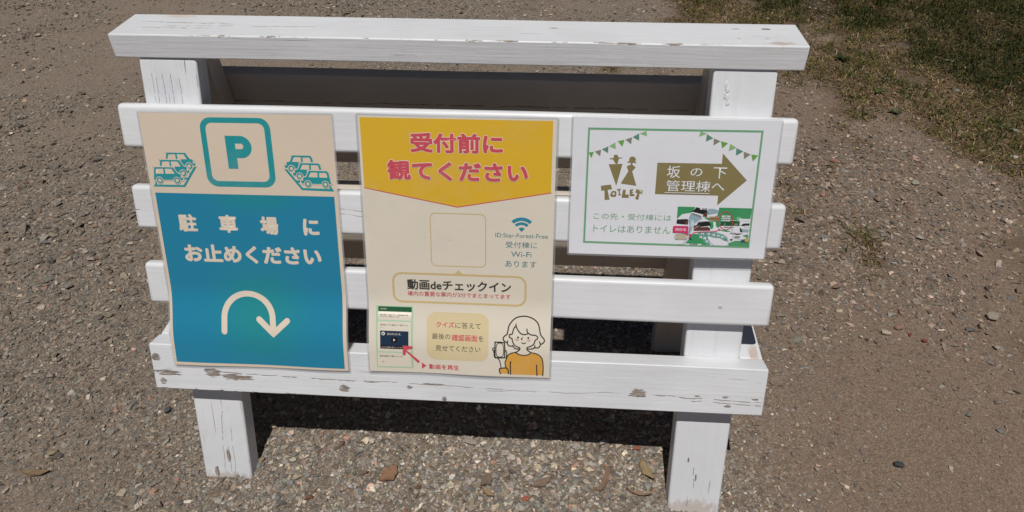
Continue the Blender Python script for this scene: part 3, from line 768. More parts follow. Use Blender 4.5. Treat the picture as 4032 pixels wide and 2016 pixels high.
# bottom rail
bx0, bx1, bv0, bv1, bt = -.5428, .4807, .208, .2935, .0362
rc = FP((bx0 + bx1)/2, (bv0 + bv1)/2, bt/2 + .0002)
kx = lambda X, v, rx, ry: (X - rc.x, v - (bv0 + bv1)/2, rx*.78, ry*.72)
ln = lambda a, b, c, d, wd: (a - rc.x, b - (bv0 + bv1)/2, c - rc.x, d - (bv0 + bv1)/2, wd)
m = wood('worn white rail paint', cracks=.35, seed=9.2, edge=(-(bv1 - bv0)/2, bt/2, -.6, -.2, .02),
         knots=[kx(-.439, .2432, .023, .017), kx(-.52, .2395, .036, .010), kx(-.395, .2365, .045, .012), kx(-.534, .268, .012, .013), kx(-.528, .222, .012, .010),
                kx(-.213, .2233, .014, .013), kx(-.1023, .2314, .007, .006), kx(-.0436, .2131, .006, .008), kx(.2788, .24, .023, .017), kx(.4232, .2238, .009, .007),
                kx(-.06, .2395, .035, .0035), kx(.3735, .2391, .009, .0035), kx(.4182, .24, .009, .0035), kx(.466, .2388, .009, .0035)],
         lines=[ln(-.43, .244, -.15, .238, .0012), ln(-.20, .241, .06, .236, .0008), ln(.30, .238, .48, .232, .0012), ln(.02, .232, .25, .238, .0006), ln(.36, .231, .48, .226, .001)])
link('bottom_rail', bm_mesh('bottom_rail', box_bm(bx1 - bx0, bv1 - bv0, bt, .0018, 2, .0005)), m, stand, frame(rc, EXF, EVF, ENF))

# level side rails that tie the front posts to the rear legs
y_f = bv1*SL + .003
z_t = bv1*CL - .0015
for (xa, xb), sd in (((.4428, .4803), 0), ((-.5425, -.5022), 1)):
    y0, y1 = y_f, .43
    bm = box_bm(y1 - y0, xb - xa, .086, .0018, 2, .0004)
    for v in bm.verts:                   # front end cut to the slope of the bottom rail
        if v.co.x < 0 and abs(v.co.x) > (y1 - y0)*.4:
            v.co.x += (v.co.z - .043)*math.tan(LEAN)
    m = wood('white side rail paint', cracks=.3, seed=13.0 + sd, stains=[(-.165, -.006 if sd == 0 else 0, .03, .010, (.50, .30, .20))])
    link('side_rail', bm_mesh('side_rail', bm), m, stand, frame(((xa + xb)/2, (y0 + y1)/2, z_t - .043), (0, 1, 0), (-1, 0, 0), (0, 0, 1)))

# rear legs and the two wide rear boards
RW = wood('white paint in the rear', paint=(.60, .525, .44), cracks=.25, seed=21.0)  # white paint browned: shade with warm ground bounce put into the colour
vr = (CAP_Z - .0004 + .0063)/math.cos(RL)
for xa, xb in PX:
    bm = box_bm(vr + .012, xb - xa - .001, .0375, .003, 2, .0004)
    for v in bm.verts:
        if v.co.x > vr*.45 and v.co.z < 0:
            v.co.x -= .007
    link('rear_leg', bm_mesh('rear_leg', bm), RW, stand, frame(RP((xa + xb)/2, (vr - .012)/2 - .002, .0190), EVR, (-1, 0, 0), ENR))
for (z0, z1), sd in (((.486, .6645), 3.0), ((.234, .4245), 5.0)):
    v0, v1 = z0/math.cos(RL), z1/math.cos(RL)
    m = wood('white rear board paint', paint=(.62, .55, .47), cracks=.8, seed=sd, lines=[(-.60, .038, .60, .040, .0016)] if sd < 4 else [])  # boards are white too; their warm shaded tone is painted in
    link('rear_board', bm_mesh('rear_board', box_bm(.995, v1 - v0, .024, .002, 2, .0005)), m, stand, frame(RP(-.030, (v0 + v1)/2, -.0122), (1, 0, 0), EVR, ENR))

# ------------------------------------------------------------------ laminated notices
INK = {}
def ink(name, rgb, rough=.38):
    if name not in INK:
        w = NT('print ' + name)
        pos = w.n('TexCoord').outputs['Object']
        t = w.noise(pos, 900, 2)
        c_ = w.mix(w.math('MULTIPLY', w.step(t, .35, .7), .10), rgb, tuple(c*.8 for c in rgb))
        c_ = w.mix(w.math('MULTIPLY', w.step(w.noise(pos, 16, 5, .65), .48, .72), .09), c_, (.50, .47, .43))   # dust and fading
        w.l(w.mix(w.math('MULTIPLY', w.step(w.noise(pos, 330, 1), .77, .80), .55), c_, (.30, .26, .22)), w.b.inputs['Base Color'])
        w.b.inputs['Roughness'].default_value = rough
        w.b.inputs['Specular IOR Level'].default_value = .45
        w.bump(w.noise(pos, 14, 3), .0035, .35)     # the film never lies quite flat
        INK[name] = w.m
    return INK[name]
COLOURS = dict(beige=(.72, .60, .475), lettering=(.76, .65, .53), teal=(.020, .30, .33), cream=(.74, .675, .565), yellow=(.74, .45, .03), red=(.62, .085, .115), halo=(.80, .72, .62),
               tan=(.62, .47, .22), tanbox=(.70, .58, .35), dark=(.055, .050, .045), tealtext=(.04, .19, .23), mint=(.44, .62, .42), darkgreen=(.02, .11, .045), navy=(.014, .032, .065), black=(.01, .01, .012),
               sweater=(.70, .36, .06), ink=(.03, .027, .024), blush=(.62, .36, .29), white=(.76, .77, .81), olive=(.245, .20, .085), framegreen=(.165, .385, .215), textgreen=(.17, .37, .215),
               flag_lime=(.15, .36, .07), flag_taupe=(.24, .235, .19), flag_sage=(.11, .27, .20), flag_green=(.25, .48, .21), map_green=(.05, .30, .12), map_teal=(.15, .36, .30), map_blue=(.30, .42, .48), map_line=(.13, .17, .19),
               map_dark=(.02, .017, .017), map_brown=(.12, .05, .035), map_grey=(.22, .22, .22), map_tan=(.42, .28, .18), map_woods=(.26, .15, .085), map_forest=(.015, .10, .035), map_sand=(.52, .44, .32), map_navy=(.02, .06, .11), map_yellow=(.55, .42, .04),
               map_red=(.55, .055, .07), map_pink=(.62, .04, .15), grey=(.25, .24, .23), wifi=(.03, .25, .36))
def C(n): return ink(n, COLOURS[n])

def film_mat():
    w = NT('clear laminating film')
    tr = w.n('BsdfTransparent'); gl = w.n('BsdfGlossy'); mx = w.n('MixShader')
    tr.inputs[0].default_value = (.93, .94, .95, 1)
    gl.inputs['Roughness'].default_value = .22
    df = w.n('BsdfDiffuse'); df.inputs[0].default_value = (.62, .62, .63, 1)
    m2 = w.n('MixShader'); m2.inputs[0].default_value = .72
    w.l(gl.outputs[0], m2.inputs[1]); w.l(df.outputs[0], m2.inputs[2])
    mx.inputs[0].default_value = .34
    w.l(tr.outputs[0], mx.inputs[1]); w.l(m2.outputs[0], mx.inputs[2])
    w.l(mx.outputs[0], w.t.nodes['Material Output'].inputs['Surface'])
    return w.m
FILM = film_mat()

LAYER = .00002
class Sheet:
    """a printed sheet: artwork in millimetres (x right, y down), bent over the stand by bend(x, y)"""
    def __init__(self, name, X, V, W, H, rot, bend, label, cat):
        self.X, self.V, self.W, self.H, self.rot, self.bend = X, V, W, H, rot, bend
        self.parts = {}
        self.order = []
        self.layer = 0
        self.step = LAYER
        p = FP(X + W/2000, V - H/1000, .03)
        self.root = empty(name, p)
        tag(self.root, label, cat, 'laminated notices on the white stand')
    def at(self, x, y, lay):
        c, s = math.cos(self.rot), math.sin(self.rot)
        dx, dv = (x*c + y*s)/1000, (x*s - y*c)/1000
        x0, y0 = math.floor(x/10)*10, math.floor(y/10)*10      # every layer shares one 10 mm lattice, so none can poke through
        fx, fy = (x - x0)/10, (y - y0)/10
        b = self.bend
        n = (b(x0, y0)*(1 - fx) + b(x0 + 10, y0)*fx)*(1 - fy) + (b(x0, y0 + 10)*(1 - fx) + b(x0 + 10, y0 + 10)*fx)*fy
        return FP(self.X + dx, self.V + dv, ST_ + .0015 + n + lay)
    def new(self, part, mat):
        if part not in self.parts:
            self.parts[part] = [bmesh.new(), []]
            self.order.append(part)
        bm, mats = self.parts[part]
        if mat not in mats: mats.append(mat)
        return bm, mats.index(mat)
    def tris(self, part, mat, verts, faces):
        bm, mi = self.new(part, mat)
        self.layer += 1
        z = self.layer*self.step if self.layer < 3 else .00016 + self.layer*self.step
        vs = [bm.verts.new((x, y, z)) for x, y in verts]
        for f in faces:
            q = [vs[i] for i in f]
            if len(set(q)) < 3: continue
            try: bm.faces.new(q).material_index = mi
            except ValueError: pass
    def base(self, k):
        self.layer = k
    def poly(self, part, mat, pts):
        self.tris(part, mat, pts, [tuple(range(len(pts)))])
    def rect(self, part, mat, x0, y0, x1, y1, r=0):
        self.poly(part, mat, rrect(x0, y0, x1, y1, r))
    def ring(self, part, mat, outer, inner):
        n = len(outer)
        self.tris(part, mat, outer + inner, [(i, (i + 1) % n, n + (i + 1) % n, n + i) for i in range(n)])
    def stroke(self, part, mat, pts, wd, closed=False):
        pts = smooth(pts, closed) if len(pts) > 3 else [tuple(p) for p in pts]
        n = len(pts); h = wd/2; Lf, Rt = [], []
        for i, (x, y) in enumerate(pts):
            a = pts[i - 1] if (i or closed) else pts[i]
            b = pts[(i + 1) % n] if (i < n - 1 or closed) else pts[i]
            tx, ty = b[0] - a[0], b[1] - a[1]; l = math.hypot(tx, ty) or 1
            nx_, ny_ = -ty/l, tx/l; k = 1.0
            if (i or closed) and (i < n - 1 or closed):
                ux, uy = x - a[0], y - a[1]; ul = math.hypot(ux, uy) or 1
                k = min(1/max(.45, abs(tx/l*ux/ul + ty/l*uy/ul)), 1.6)
            Lf.append((x + nx_*h*k, y + ny_*h*k)); Rt.append((x - nx_*h*k, y - ny_*h*k))
        V = Lf + Rt
        Fs = [(i, (i + 1) % n, n + (i + 1) % n, n + i) for i in range(n if closed else n - 1)]
        if not closed:
            for e, q in ((0, 1), (n - 1, -1)):
                x, y = pts[e]; a0 = math.atan2(Lf[e][1] - y, Lf[e][0] - x)
                arc = [(x + h*math.cos(a0 + q*math.pi*t/8), y + h*math.sin(a0 + q*math.pi*t/8)) for t in range(1, 8)]
                b = len(V); V += arc
                Fs.append((e, *range(b, b + 7), n + e))
        self.tris(part, mat, V, Fs)
    def ell(self, part, mat, x, y, rx, ry=None):
        ry = ry or rx
        self.poly(part, mat, [(x + rx*math.cos(a*math.pi/12), y + ry*math.sin(a*math.pi/12)) for a in range(24)])
    def text(self, part, mat, body, x0, y0, x1, y1, bold=0.0, halo=None):
        """fit the inked box; heavier weights are built by thickening every stroke all round"""
        V, Fs, (ax, bx, ay, by) = glyphs(body, 0)
        em = (y1 - y0)/(by - ay)
        d = bold*em
        sx, sy = (x1 - x0 - 2*d)/(bx - ax), (y1 - y0 - 2*d)/(by - ay)
        P = [(x0 + d + (x - ax)*sx, y1 - d - (y - ay)*sy) for x, y in V]
        def ringed(r, m, k):
            for q in range(k):
                a = 2*math.pi*(q + .5)/k
                self.tris(part, m, [(x + r*math.cos(a), y + r*math.sin(a)) for x, y in P], Fs)
        l0 = self.layer
        st = self.step
        if halo:
            ringed(d + halo*em, C('halo'), 12)
        if d > 0:
            ringed(d, mat, 8 if d > .35 else 4)
        self.tris(part, mat, P, Fs)
    def art(self, part, items, cmap=lambda n: C(n)):
        for it in items:
            if it[0] == 'P': self.poly(part, cmap(it[1]), it[2])
            elif it[0] == 'S': self.stroke(part, cmap(it[1]), it[4], it[2], bool(it[3])) if len(it[4]) > 3 or True else None
            elif it[0] == 'C': self.ell(part, cmap(it[1]), it[2][0], it[2][1], it[3])
            elif it[0] == 'E': self.ell(part, cmap(it[1]), it[2][0], it[2][1], it[3], it[4])
    def finish(self):
        for part in self.order:
            bm, mats = self.parts[part]
            bm.normal_update()
            big = [f for f in bm.faces if len(f.verts) > 4]
            bmesh.ops.triangulate(bm, faces=big)
            ys = [v.co.y for v in bm.verts]
            k = math.floor(min(ys)/10)*10 + 10
            while k < max(ys):
                bmesh.ops.bisect_plane(bm, geom=bm.verts[:] + bm.edges[:] + bm.faces[:], plane_co=(0, k, 0), plane_no=(0, 1, 0))
                k += 10
            xs = [v.co.x for v in bm.verts]
            k = math.floor(min(xs)/10)*10 + 10
            while k < max(xs):
                bmesh.ops.bisect_plane(bm, geom=bm.verts[:] + bm.edges[:] + bm.faces[:], plane_co=(k, 0, 0), plane_no=(1, 0, 0))
                k += 10
            bm.normal_update()
            bmesh.ops.triangulate(bm, faces=bm.faces[:])
            mw = Matrix.Translation(self.root.location)
            for v in bm.verts:
                v.co = self.at(v.co.x, v.co.y, v.co.z) - self.root.location
            for f in bm.faces:
                f.normal_update()
                if f.normal.dot(ENF) < 0: f.normal_flip()
                f.smooth = True
            name = part.split(':')[0]
            link(name, bm_mesh(name, bm), mats, self.root, mw)

def rrect(x0, y0, x1, y1, r=0, n=6):
    if r <= 0: return [(x0, y0), (x1, y0), (x1, y1), (x0, y1)]
    out = []
    for cx, cy, a in ((x1 - r, y0 + r, -90), (x1 - r, y1 - r, 0), (x0 + r, y1 - r, 90), (x0 + r, y0 + r, 180)):
        out += [(cx + r*math.cos(math.radians(a + 90*k/n)), cy + r*math.sin(math.radians(a + 90*k/n))) for k in range(n + 1)]
    return out
def arc(cx, cy, r, a0, a1, n=20):
    return [(cx + r*math.cos(math.radians(a0 + (a1 - a0)*k/n)), cy + r*math.sin(math.radians(a0 + (a1 - a0)*k/n))) for k in range(n + 1)]
def smooth(p, closed):
    """Catmull-Rom through hand-drawn points"""
    n = len(p); out = []
    for i in range(n if closed else n - 1):
        g = lambda k: p[k % n] if closed else p[min(max(k, 0), n - 1)]
        a, b, c, d = g(i - 1), g(i), g(i + 1), g(i + 2)
        for t in (0, .33, .66):
            out.append(tuple(.5*(2*b[k] + (c[k] - a[k])*t + (2*a[k] - 5*b[k] + 4*c[k] - d[k])*t*t + (3*b[k] - a[k] - 3*c[k] + d[k])*t**3) for k in (0, 1)))
    if not closed: out.append(tuple(p[-1]))
    return out
_gl = {}
def glyphs(body, off):
    key = (body, round(off, 4))
    if key not in _gl:
        cu = bpy.data.curves.new('lettering', 'FONT')
        cu.body = body; cu.size = 1; cu.dimensions = '2D'; cu.fill_mode = 'FRONT'; cu.resolution_u = 3; cu.offset = off
        o = bpy.data.objects.new('lettering', cu)
        COL.objects.link(o)
        dg = bpy.context.evaluated_depsgraph_get(); dg.update()
        me = bpy.data.meshes.new_from_object(o.evaluated_get(dg))
        V = [(v.co.x, v.co.y) for v in me.vertices]; Fs = [tuple(q.vertices) for q in me.polygons]
        bpy.data.objects.remove(o); bpy.data.curves.remove(cu); bpy.data.meshes.remove(me)
        xs, ys = [v[0] for v in V], [v[1] for v in V]
        _gl[key] = (V, Fs, (min(xs), max(xs), min(ys), max(ys)))
    return _gl[key]

def over_rail(V, amp, ph):
    """flat on the slats, then eased out over the thicker bottom rail, with a little waviness"""
    def f(x, y):
        v = V - y/1000
        t = min(max((.395 - v)/.095, 0), 1); t = t*t*(3 - 2*t)
        edge = min(max((.315 - v)/.05, 0), 1)
        gaps = .0
        return .0172*t + .0011*edge*(1 + math.sin(x/36 + ph)) + amp*(1 + math.sin(x/61 + ph)*math.sin(y/83 + ph*2)) + gaps
    return f
def backing(s, W, H, paper, m=3.0, r=3.5):
    s.ring('laminate_film', FILM, rrect(0, 0, W, H, r), rrect(m, m, W - m, H - m, .5))
    s.rect('paper', paper, m, m, W - m, H - m, .5)

# --- parking notice
s = Sheet('parking_notice', -.506, .6815, 303, 426, .0085, over_rail(.6815, .0006, .4), 'tall blue and beige laminated poster with a letter P and a U-turn arrow', 'notice')
backing(s, 303, 426, C('beige'))
w = NT('blue print with green glow')
tc = w.n('Attribute', attribute_name='sheet').outputs['Vector']
def spot(cx, cy, rx, ry):
    a = w.n('VectorMath', operation='SUBTRACT'); w.l(tc, a.inputs[0]); a.inputs[1].default_value = (cx, cy, 0)
    b = w.scaled(a.outputs[0], (1/rx, 1/ry, 0))
    c = w.n('VectorMath', operation='LENGTH'); w.l(b, c.inputs[0])
    return w.step(c.outputs['Value'], 1.0, .0)
gl = w.math('MAXIMUM', spot(160, 330, 115, 125), w.math('MULTIPLY', spot(165, 125, 110, 45), .8))
w.l(w.mix(gl, (.016, .225, .375), (.018, .262, .285)), w.b.inputs['Base Color'])
w.b.inputs['Roughness'].default_value = .36
BLUE = w.m
s.poly('blue_panel', BLUE, [(8.6, 128.2), (294.4, 128.8), (294.2, 419.4), (6.8, 417.4)])
T_ = C('teal')
s.base(2)
s.ring('parking_symbol', T_, rrect(96.3, 8.7, 204.8, 116.2, 17), rrect(104.8, 16.8, 195.6, 107.3, 10))
s.poly('parking_symbol', T_, [(132.9, 36.3), (155, 36.3)] + arc(155.5, 53.4, 17.2, -85, 85, 16) + [(153, 70.6), (148.1, 70.6), (148.1, 87.4), (132.9, 87.4)])
s.poly('parking_symbol', C('beige'), [(147.6, 48.3), (155, 48.3)] + arc(155.6, 52.4, 4.4, -85, 85, 8) + [(153, 56.6), (147.6, 56.6)])
s.base(2)
s.art('car_pictogram', CARS_A)
s.base(2)
s.art('car_pictogram:2', CARS_B)
s.base(3)
Lt = C('lettering')
for ch, x0, y0, x1, y1 in (('駐', 38.5, 162.2, 69, 191.8), ('車', 104.4, 162.1, 134.8, 192.2), ('場', 171.3, 163.4, 200.6, 193.8), ('に', 240.2, 165.4, 266.3, 193.5)):
    s.base(3); s.text('lettering:' + ch, Lt, ch, x0, y0, x1, y1, .042)
s.base(3)
s.text('lettering:2', Lt, 'お止めください', 40.3, 212.4, 265.5, 243.8, .042)
s.base(3)
s.stroke('turn_arrow', Lt, [(95, 360.2), (95.2, 352), (95.4, 345)] + arc(136.4, 337.5, 40.9, 180, 360, 26) + [(177.6, 344), (177.8, 350), (178, 357)], 9.8)
s.stroke('turn_arrow', Lt, [(154.5, 338), (178.1, 361.0), (201.5, 339.2)], 9.8)
PARK = s

# --- reception notice
s = Sheet('reception_notice', -.170, .6855, 303, 426, .002, over_rail(.6855, .0007, 2.2), 'tall cream laminated poster headed by a yellow pennant with red lettering', 'notice')
backing(s, 303, 426, C('cream'), 3.5)
s.poly('yellow_heading', C('yellow'), [(6.5, 6.2), (293.9, 5.6), (293.8, 114), (151, 140.6), (7.6, 113.9)])
s.stroke('yellow_heading', C('red'), [(7.6, 114.3), (151, 140.9), (293.8, 114.4)], 1.4)
for tx, bb in (('受付前に', (81, 26.6, 220.7, 57)), ('観てください', (44.4, 68.9, 258.7, 100.3))):
    s.text('heading_lettering', C('red'), tx, *bb, .042, .024)
s.base(2)
s.ring('empty_box', C('tan'), rrect(107.3, 150.8, 194.9, 239.6, 8.5), rrect(108.8, 152.3, 193.4, 238.1, 7))
s.base(2)
s.poly('wifi_symbol', C('wifi'), [(250.1, 177.9)] + arc(250.1, 177.9, 7.2, -133, -47, 8))
for ra, rb in ((11.3, 15.7), (17.9, 23.4)):
    a_, b_ = arc(250.1, 177.9, rb, -133, -47, 14), arc(250.1, 177.9, ra, -133, -47, 14)
    s.tris('wifi_symbol', C('wifi'), a_ + b_, [(i, i + 1, 16 + i, 15 + i) for i in range(14)])
s.base(2)
s.text('wifi_lettering', C('tealtext'), 'ID:Star-Forest-Free', 209.5, 180.6, 291, 187.7)
s.text('wifi_lettering', C('tealtext'), '受付棟に', 225.3, 194.3, 274.8, 204.6)
s.text('wifi_lettering', C('tealtext'), 'Wi-Fi', 234.2, 210.6, 266, 219.6)
s.text('wifi_lettering', C('tealtext'), 'あります', 225.1, 226.1, 274.3, 236.7)
s.base(2)
s.ring('speech_bubble', C('tan'), rrect(43.4, 251.8, 259.4, 304.2, 15), rrect(46.7, 255.1, 256.1, 300.9, 12))
s.poly('speech_bubble', C('tan'), [(150.8, 245.2), (157.4, 252.4), (144.4, 252.4)])
s.text('speech_bubble', C('dark'), '動画deチェックイン', 67.5, 263.2, 234.8, 281.4, .028)
s.text('speech_bubble', C('red'), '場内の重要な案内が3分でまとまってます', 67.6, 283.8, 234, 292.2, .006)
s.base(2)
s.rect('quiz_panel', C('tanbox'), 98.8, 318, 199.8, 396.8, 15)
s.text('quiz_panel', C('red'), 'クイズ', 114, 332.9, 143.7, 342.3, .022)
s.text('quiz_panel', C('dark'), 'に答えて', 145.5, 333.2, 186.8, 342.8)
s.text('quiz_panel', C('dark'), '最後の', 107.6, 351.8, 137.5, 361.3)
s.text('quiz_panel', C('red'), '確認画面', 139.8, 352.4, 181.6, 363.2, .020)
s.text('quiz_panel', C('dark'), 'を', 183.4, 353.5, 191.7, 362.3)
s.text('quiz_panel', C('dark'), '見せてください', 113.4, 371.4, 186.9, 381)
s.base(2)
ph = 'phone_screenshot'
s.rect(ph, C('mint'), 15.3, 310, 76.4, 415.2)
s.rect(ph, C('darkgreen'), 19.1, 311.7, 74, 319.7)
for a_ in ((19, 320, 73.5, 333.4), (18.2, 335.6, 72.8, 385.8), (17.3, 387.8, 72.5, 412.8)): s.rect(ph, C('cream'), *a_)
s.rect(ph, C('navy'), 22.3, 350.6, 69, 380.8)
s.rect(ph, C('black'), 22.3, 375.2, 69, 380.8); s.rect(ph, C('black'), 40.6, 361, 50.8, 370, 2)
s.ell(ph, C('halo'), 27.4, 355.3, 2.9); s.ell(ph, C('map_green'), 27.2, 355.6, 1.6)
s.poly(ph, C('halo'), [(44.2, 363.1), (47.5, 365.5), (44.1, 367.8)])
for tx, c_, bb in (('動画確認', 'halo', (22.7, 314.3, 33.2, 316.6)), ('動画を最後まで視聴ください。動画視聴後に確認', 'dark', (21.7, 324, 67.8, 326.2)), ('のためのクイズが用意されています。', 'dark', (21.8, 326.8, 54.4, 328.8)),
                   ('場内案内ビデオ(最後までご確認くださ', 'dark', (22.6, 340, 67.6, 342.8)), ('い)', 'dark', (22.4, 344.6, 25.9, 346.8)), ('【星の森公式】場…', 'halo', (34.2, 354, 58, 357.4)),
                   ('このビデオを最後まで見てチェックイン完', 'halo', (23.9, 376.7, 57.8, 379.2)), ('動画を最後まで確認しましたか?', 'dark', (21.5, 392.5, 59.6, 395.2)), ('選択', 'grey', (24.3, 403, 28.3, 405))):
    s.text(ph, C(c_), tx, *bb)
s.art('play_arrow', PINK_ARROW)
s.poly('play_arrow', C('red'), [(90.3, 403.3), (97.6, 409), (90.1, 414.9)])
s.text('play_arrow', C('red'), '動画を再生', 102, 405.6, 151.9, 414.7, .014)
s.base(2)
s.art('drawn_person', PERSON_ART)
RECEP = s

# --- toilet notice
s = Sheet('toilet_notice', .1505, .6897, 303, 216, .0040, lambda x, y: .0006*(1 + math.sin(x/70)) + .0018*max(0, (y - 150)/66)**2 + (-.0004*max(0, (x - 240)/63)**2*max(0, (y - 120)/96)), 'wide white laminated notice with green frame, toilet figures and large olive arrow', 'notice')
backing(s, 303, 216, C('white'), 3.0)
s.ring('green_frame', C('framegreen'), [(24.5, 17.4), (276, 16.8), (276.6, 196.8), (24.4, 195.6)], [(27.3, 20.5), (273.2, 19.8), (273.6, 193.6), (27.4, 192.5)])
FL = ['flag_lime', 'flag_taupe', 'flag_sage', 'flag_green', 'flag_lime', 'flag_taupe', 'flag_sage', 'flag_green', 'flag_green', 'flag_sage', 'flag_taupe', 'flag_lime', 'flag_green', 'flag_sage', 'flag_taupe', 'flag_lime']
for k, (t, c_) in enumerate(zip(FLAGS, FL)): s.poly('bunting' if k < 8 else 'bunting:2', C(c_), t)
s.base(2)
s.art('man_pictogram', TOILET_MAN); s.art('woman_pictogram', TOILET_WOMAN); s.art('toilet_lettering', TOILET_WORD)
s.base(2)
s.poly('olive_arrow', C('olive'), [(128.3, 67.2), (222, 66.8), (221.8, 51.4), (261, 90.9), (221.8, 130.4), (221.6, 115.2), (128.3, 115.2)])
for ch, bb in (('坂', (143.4, 71.3, 162.9, 89.7)), ('の', (177.8, 74.4, 195, 86.4)), ('下', (210.9, 72.2, 230.4, 89.2)), ('管理棟', (143.7, 93.2, 208.8, 110)), ('へ', (210.4, 96.4, 229.6, 107.2))):
    s.text('olive_arrow', C('white'), ch, *bb, .004)
s.rect('olive_arrow', C('white'), 142.3, 111.7, 208.6, 112.7)
s.base(2)
s.text('green_lettering', C('textgreen'), 'この先・受付棟には', 38.5, 147, 155.6, 157)
s.text('green_lettering', C('textgreen'), 'トイレはありません', 39.2, 165.8, 155.8, 177.4)
s.base(4); s.step = .000012
s.art('area_map', MAP_ART)
for tx, c_, bb in (('現在地', 'white', (162.8, 167.2, 179.2, 172)), ('受付棟', 'map_dark', (200.1, 134.8, 207.4, 136.9)), ('WC', 'map_dark', (234.5, 146.1, 238.5, 147.6)), ('シャワー', 'map_dark', (231.5, 149.4, 242.2, 151.1)), ('ランドリー', 'map_dark', (230.8, 153, 242.8, 154.6)),
                   ('管理棟・売店', 'map_dark', (235.1, 162.8, 249.6, 164.5)), ('第1駐車場', 'map_dark', (186.3, 191.3, 197.9, 193.2)), ('星のガーデン', 'map_dark', (245.6, 171.7, 262.8, 173.4))):
    s.text('area_map', C(c_), tx, *bb, .012)
for ch, (x_, y_) in zip(('1', '6', '7', '8', '9', '2', '3', '4', '10'), [(204.3, 176.1), (213.7, 175.7), (221.3, 177.0), (228.2, 178.2), (234.4, 179.9), (202.5, 181.1), (208.4, 182.8), (212.1, 187.6), (240.0, 182.8)]):
    s.text('area_map', C('map_dark'), ch, x_ - (.6 if len(ch) < 2 else 1.1), y_ - 1, x_ + (.6 if len(ch) < 2 else 1.1), y_ + 1, .02)
TOIL = s
for s in (PARK, RECEP, TOIL):
    s.finish()
# the blue panel's colour runs with the sheet's own millimetres
for o in PARK.root.children:
    if o.name.startswith('blue_panel'):
        a = o.data.attributes.new('sheet', 'FLOAT_VECTOR', 'POINT')
        for v, d in zip(o.data.vertices, a.data):
            q = v.co + PARK.root.location
            d.vector = ((q.x - PARK.X)*1000, (PARK.V - (q.y*SL + q.z*CL))*1000, 0)

# ------------------------------------------------------------------ single stones, chips, leaves
def lone_mat(name, rgb, grain=(300, 300, 300), alt=None):
    w = NT(name)
    p = w.n('TexCoord').outputs['Object']
    t = w.noise(w.scaled(p, grain), 1.0, 4)
    w.l(w.mix(w.step(t, .38, .66), tuple(c*.72 for c in rgb) if alt is None else alt, rgb), w.b.inputs['Base Color'])
    w.b.inputs['Roughness'].default_value = .88
    w.b.inputs['Specular IOR Level'].default_value = .2
    w.bump(t, .0012, .8)
    return w.m
def lone_stone(label, x, y, L, asp, hgt, rz, rgb, seed, name='stone', cat='stone', group='single stones lying on the gravel'):
    g = np.random.default_rng(seed)
    bm = bmesh.new()
    p = g.normal(size=(22, 3)); p /= np.linalg.norm(p, axis=1)[:, None]; p *= g.uniform(.8, 1.05, (22, 1)); p[:, 2] = np.clip(p[:, 2], -.6, g.uniform(.55, .85))
    for q in p: bm.verts.new(q*np.array((L/2, L*asp/2, L*hgt/2)))
    r = bmesh.ops.convex_hull(bm, input=bm.verts)
    bmesh.ops.delete(bm, geom=[q for q in set(r['geom_interior'] + r['geom_unused']) if isinstance(q, bmesh.types.BMVert)], context='VERTS')
    bmesh.ops.bevel(bm, geom=list(bm.edges), offset=L*.02, segments=1, affect='EDGES')
    bmesh.ops.triangulate(bm, faces=bm.faces[:])
    o = link(name, bm_mesh(name, bm), lone_mat(label, rgb), None, Matrix.Translation((x, y, float(height(x, y)) + L*hgt*.30 + .0022)) @ Matrix.Rotation(rz, 4, 'Z') @ Matrix.Rotation(g.normal(0, .10), 4, 'X'))
    return tag(o, label, cat, group)
LS = lone_stone
LS('large pale grey angular rock far out on the right of the stand', 1.143, .535, .036, .75, .62, .4, (.33, .28, .22), 1)
LS('whitish pointed pebble beside a pink stone right of the stand', .881, .466, .026, .55, .4, -.2, (.50, .43, .34), 2)
LS('pinkish brown stone touching a red chip right of the stand', .918, .488, .026, .7, .45, .5, (.31, .19, .145), 3)
LS('small dark red chip next to the pinkish stone', .934, .466, .014, .7, .4, 1.2, (.23, .06, .045), 4)
LS('dark red chip alone below the pinkish stone', .960, .446, .017, .6, .4, -.4, (.25, .06, .045), 5)
LS('smooth dark slate oval pebble in bare dirt at lower right', .787, .103, .0215, .72, .5, -.25, (.062, .066, .072), 6)
LS('upright cream stone at the right edge below the large rock', 1.109, .436, .020, .8, .6, 1.1, (.44, .37, .30), 7)
LS('rounded grey stone just left of the large pale rock', 1.0725, .488, .025, .65, .45, -.1, (.155, .145, .135), 8)
LS('long salmon coloured stone lying beyond the toilet notice', .984, 1.255, .036, .6, .35, -.6, (.42, .20, .14), 9)
LS('small salmon stone between the slats and the pale rock, nearer than the long one', .894, 1.050, .023, .8, .4, .3, (.42, .20, .145), 10)
LS('blocky pale stone with a dark shadow in the gravel right of the slats', 1.180, 1.124, .026, .75, .6, .2, (.36, .32, .27), 11)
LS('bright white flake lying in the green grass', 1.675, 1.999, .016, .85, .4, .5, (.62, .62, .58), 12)
LS('greenish grey stone in the dry grass at the right edge', 1.611, 1.4615, .034, .8, .6, .2, (.27, .26, .20), 13)
LS('broad pale flat stone at the shadow edge under the stand', -.0164, .1056, .037, .55, .28, -.15, (.36, .31, .26), 14)
LS('reddish brick chip at the shadow edge near the right leg', .3025, .1151, .020, .5, .4, .2, (.33, .11, .07), 15)
LS('rust red chunk in the gravel right of the left leg', -.2946, -.0384, .019, .7, .5, .9, (.24, .12, .075), 16)
LS('whitish rounded stone in front of the left leg', -.4563, -.0518, .0205, .75, .5, .1, (.40, .37, .32), 17)
LS('tan oval stone at the lower left', -.8151, .0307, .022, .7, .5, .5, (.34, .26, .18), 18)
LS('small pale stone between the tan oval stone and the left leg', -.6926, .0359, .0145, .9, .6, .1, (.38, .31, .26), 19)
